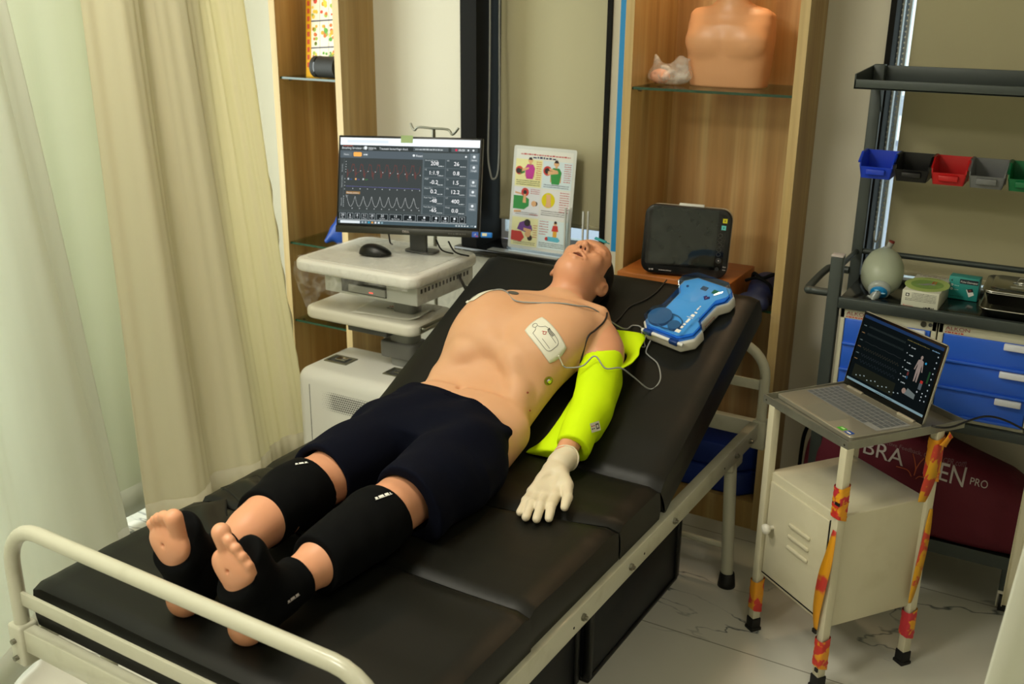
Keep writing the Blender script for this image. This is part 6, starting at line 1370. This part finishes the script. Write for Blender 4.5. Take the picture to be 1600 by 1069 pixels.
# tape
tp=mat('orange_printed_tape','#e0951c',.45,var=('#c9352c',26,.49,.52)); tp2=mat('red_printed_tape','#c4303a',.45,var=('#e6a11e',30,.52,.56))
def wraptape(x,y,za,zb,m,turns=2,g=.0135):
    mb=MB()
    def fn(u,v):
        a=2*pi*u; k=g*1.18/max(abs(cos(a)),abs(sin(a)))**.75; b=.0022*mnoise.noise(Vector((u*9,v*12,x*50)))
        return (x+cos(a)*(k+b),y+sin(a)*(k+b),za+(zb-za)*v+.012*sin(a)*(v-.5))
    mb.grid(fn,28,16,closed_u=True); return mb
def strip(P,w,m,up,tw=0,name='tape_strip'):
    mb=MB(); C=crom(P,8); N=len(C); vs=[]; fs=[]
    for i,p in enumerate(C):
        d=(C[min(i+1,N-1)]-C[max(i-1,0)]).normalized(); s=d.cross(Vector(up)).normalized(); ww=w[0]+(w[1]-w[0])*sin(pi*i/(N-1)); a=tw*i/(N-1)
        s=Matrix.Rotation(a,3,d)@s; vs+=[p-s*ww/2,p+s*ww/2]
    for i in range(N-1): fs.append((2*i,2*i+1,2*i+3,2*i+2))
    mb.add(vs,fs,True); return mb.build(name,m,t,solid=.0008)
for (x,y,za,zb,m) in ((-hw,-hd,.065,.165,tp),(hw,-hd,.065,.155,tp),(hw,-hd,.540,.592,tp2),(hw,-hd,.500,.548,tp),(hw,hd,.085,.17,tp2),(hw,hd,.555,.675,tp),(-hw,hd,.585,.685,tp2),(-hw,hd,.56,.588,tp)):
    wraptape(x,y,za,zb,m).build('tape_wrap',m,t,label='orange and red printed tape')
strip([(hw+.008,-hd-.014,.472),(hw+.006,-hd-.020,.40),(hw-.004,-hd-.022,.33),(hw-.014,-hd-.020,.24),(hw-.012,-hd-.018,.175)],(.012,.036),mat('yellow_tape','#d9951a',.45,var=('#c23a30',7,.56,.60)),(0,1,0))
strip([(hw+.016,hd-.010,.66),(hw+.020,hd-.018,.60),(hw+.020,hd-.030,.545),(hw+.018,hd-.038,.505)],(.024,.040),mat('yellow_tape_b','#dba01a',.45,var=('#c8402e',22,.50,.54)),(1,0,0))
strip([(hw+.014,hd+.004,.475),(hw+.018,hd-.004,.38),(hw+.018,hd-.014,.28),(hw+.014,hd-.020,.20)],(.010,.028),mat('yellow_tape_c','#dba01a',.45,var=('#c8402e',16,.50,.54)),(1,0,0))
strip([(hw+.020,hd+.002,.655),(hw+.026,hd+.012,.678),(hw+.024,hd+.020,.686)],(.026,.018),tp,(1,0,0))
mb=MB(); mb.box(hw-.020,-hd-.022,.165,hw-.006,-hd-.018,.176); mb.box(hw+.002,-hd-.019,.543,hw+.016,-hd-.015,.550); mb.box(hw+.004,-hd-.020,.060,hw+.014,-hd-.016,.070); mb.build('black_tape_end',M['rubber'],t)
# laptop on the tray
LW=.312; LD=.222
LF=Frame(CF.w((-.022,.014,.6955)),radians(-37.5)+radians(-2.5))
t=Thing('laptop','open silver laptop with a dark screen on the tray of the cream cart','laptop',(0,0,0),LF)
al=mat('laptop_silver','#a9a596',.35,metal=.55)
mb=MB(); mb.prism(rrect(LW,LD,.012,4,0,-.02),0,.013,r=.002); b=mb.build('base',al,t)
mb=MB(); P=Panel(mb,(-LW/2+.012,-.045,.0133),(1,0,0),(0,1,0),LW-.024,.105,step=.0006); P.rect(0,0,1,1,mat('key_well','#8b8d8c',.5),0)
kk=mat('laptop_key','#5f6468',.5)
for r_ in range(6):
    n=15 if r_ else 12; off=(.0,.012,.02,.03,.0,.0)[r_]*.5; u=.012
    for c_ in range(n if r_ else 9):
        wd=.962/n if r_ else (.0641 if c_!=4 else .30); 
        P.rect(u+off*.3,.03+r_*.16,u+wd-.010+off*.3,.03+r_*.16+.125,kk,1); u+=wd
mb.build('keyboard',P.mats,b)
mb=MB(); P=Panel(mb,(-.055,-.122,.0133),(1,0,0),(0,1,0),.11,.068); P.rect(0,0,1,1,mat('touchpad','#9a9787',.3,metal=.4),0); mb.build('touchpad',P.mats,b)
mb=MB(); P=Panel(mb,(LW/2-.065,-.126,.0133),(1,0,0),(0,1,0),.05,.022); P.rect(0,.1,.45,.9,pr('#46b02a',.4),0); P.rect(.1,.45,.36,.75,pr('#bfe8a0'),1); P.rect(.56,.1,1,.9,pr('#1d4ea8',.4),0); P.rect(.64,.3,.92,.55,M['white'],1); mb.build('stickers',P.mats,b,label='green and blue stickers')
for x in (-.10,.10): mb=MB(); mb.cyl((x-.03,LD/2-.028,.012),(x+.03,LD/2-.028,.012),.006,n=12); mb.build('hinge',al,b)
F=Matrix.Translation((0,LD/2-.026,.013))@Matrix.Rotation(radians(-12),4,'X'); mb=MB(); mb.M=F@Matrix.Rotation(pi/2,4,'X'); mb.prism(rrect(LW,.212,.010,4,0,.106),-.006,0,r=.001); ld=mb.build('screen_lid',al,t)
mb=MB(); mb.M=F; P=Panel(mb,(-LW/2+.002,-.0003,.002),(1,0,0),(0,0,1),LW-.004,.208,step=.00025); P.rect(0,0,1,1,mat('laptop_bezel','#070808',.12,spec=.6),1)
s0=em('#0c1112',1); u0,u1,v0,v1=.02,.98,.085,.965
def uu(a): return u0+(u1-u0)*a
def vv(a): return v0+(v1-v0)*a
P.rect(u0,v0,u1,v1,s0,2); P.rect(u0,vv(0),u1,vv(.035),em('#728a90',1),3); P.rect(u0,vv(.955),u1,v1,em('#1c3050',1),3); P.scrib(uu(.4),vv(.006),uu(.62),.020,em('#44585e',1),4,2)
for k,(vm,am,cl,per) in enumerate(((.84,.03,'#39423f',26),(.73,.03,'#343d3b',26),(.62,.004,'#343838',8),(.52,.02,'#3c3a2e',30),(.42,.02,'#30363a',30),(.33,.02,'#2a3238',24))):
    P.line([(uu(.09+.48*i/150),vv(vm+am*(abs(sin(i/150*per*pi))**3 if k<2 else sin(i/150*per*pi)))) for i in range(151)],.0006,em(cl,1),3)
    P.scrib(uu(.02),vv(vm),uu(.06),.018,em('#7a6040' if k%2 else '#606c6c',1),3,k); P.disc(uu(.62),vv(vm),.008,em('#a0a8a8',1),3,8); P.scrib(uu(.65),vv(vm-.02),uu(.70),.022,em('#9aa2a2',1),3,k+9)
for k in range(12): P.rect(uu(.10+.05*k),vv(.10+.02*(k%3)),uu(.115+.05*k),vv(.115+.02*(k%3)),em('#8a9898',1),3)
P.rect(uu(.05),vv(.07),uu(.60),vv(.26),em('#1c1e16',1),2.5)
P.scrib(uu(.58),vv(.90),uu(.85),.018,em('#5c5530',1),3,4); P.scrib(uu(.88),vv(.90),uu(.97),.018,em('#7090a8',1),3,5)
bd=em('#85766e',1); cx=.80
def bv(y): return vv(.40+(y-.19)*.56)
def bu(d): return uu(cx+d*.62)
P.disc(bu(0),bv(.82),.02,bd,4,12,ry=.026); P.poly([(bu(-.05),bv(.74)),(bu(-.015),bv(.77)),(bu(.015),bv(.77)),(bu(.05),bv(.74)),(bu(.035),bv(.58)),(bu(.04),bv(.50)),(bu(-.04),bv(.50)),(bu(-.035),bv(.58))],bd,4)
for s in (-1,1): P.poly([(bu(s*.05),bv(.74)),(bu(s*.035),bv(.70)),(bu(s*.062),bv(.48)),(bu(s*.082),bv(.48))],bd,4); P.poly([(bu(s*.04),bv(.52)),(bu(0),bv(.50)),(bu(s*.012),bv(.20)),(bu(s*.034),bv(.19))],bd,4)
P.disc(uu(.86),vv(.70),.015,em('#2a86b0',1),4,10); P.rect(uu(.86),vv(.42),uu(.89),vv(.46),em('#a02c26',1),4); P.rect(uu(.855),vv(.33),uu(.89),vv(.42),em('#4c5256',1),4); P.rect(uu(.69),vv(.44),uu(.71),vv(.49),em('#5a2a2a',1),4); P.rect(uu(.69),vv(.39),uu(.71),vv(.43),em('#20405a',1),4)
P.disc(uu(.715),vv(.22),.036,em('#8a7468',1),4,12); P.poly([(uu(.73),vv(.18)),(uu(.85),vv(.17)),(uu(.85),vv(.24)),(uu(.75),vv(.28))],em('#5e6664',1),5); P.disc(uu(.86),vv(.29),.012,em('#a0a4a8',1),6,10)
for k in range(9): P.disc(uu(.965),vv(.85-.08*k),.010,em('#9aa4a8',1),4,8)
for k in range(5): P.disc(uu(.92),vv(.30-.05*k if k<3 else .2),.008,em('#c8d0d4',1),4,8)
P.rect(uu(.92),vv(.45),uu(.94),vv(.62),em('#1c3a20',1),3)
mb.build('display',P.mats,ld,label='dark lit display with a body figure')
# laptop power lead along the tray to the floor behind
mb=MB(); mb.tube(crom([CF.w((.158,.10,.716)),CF.w((.18,.14,.715)),(-.12,2.72,.70),(-.02,2.77,.655),(.10,2.80-.06,.60),(.16,2.72,.30),(.17,2.72,.004)],8),.0028,8); mb.build('laptop_lead',M['cable_black'],label='black power lead leaving the laptop tray to the right',cat='cable',org=(.17,2.72,.0))
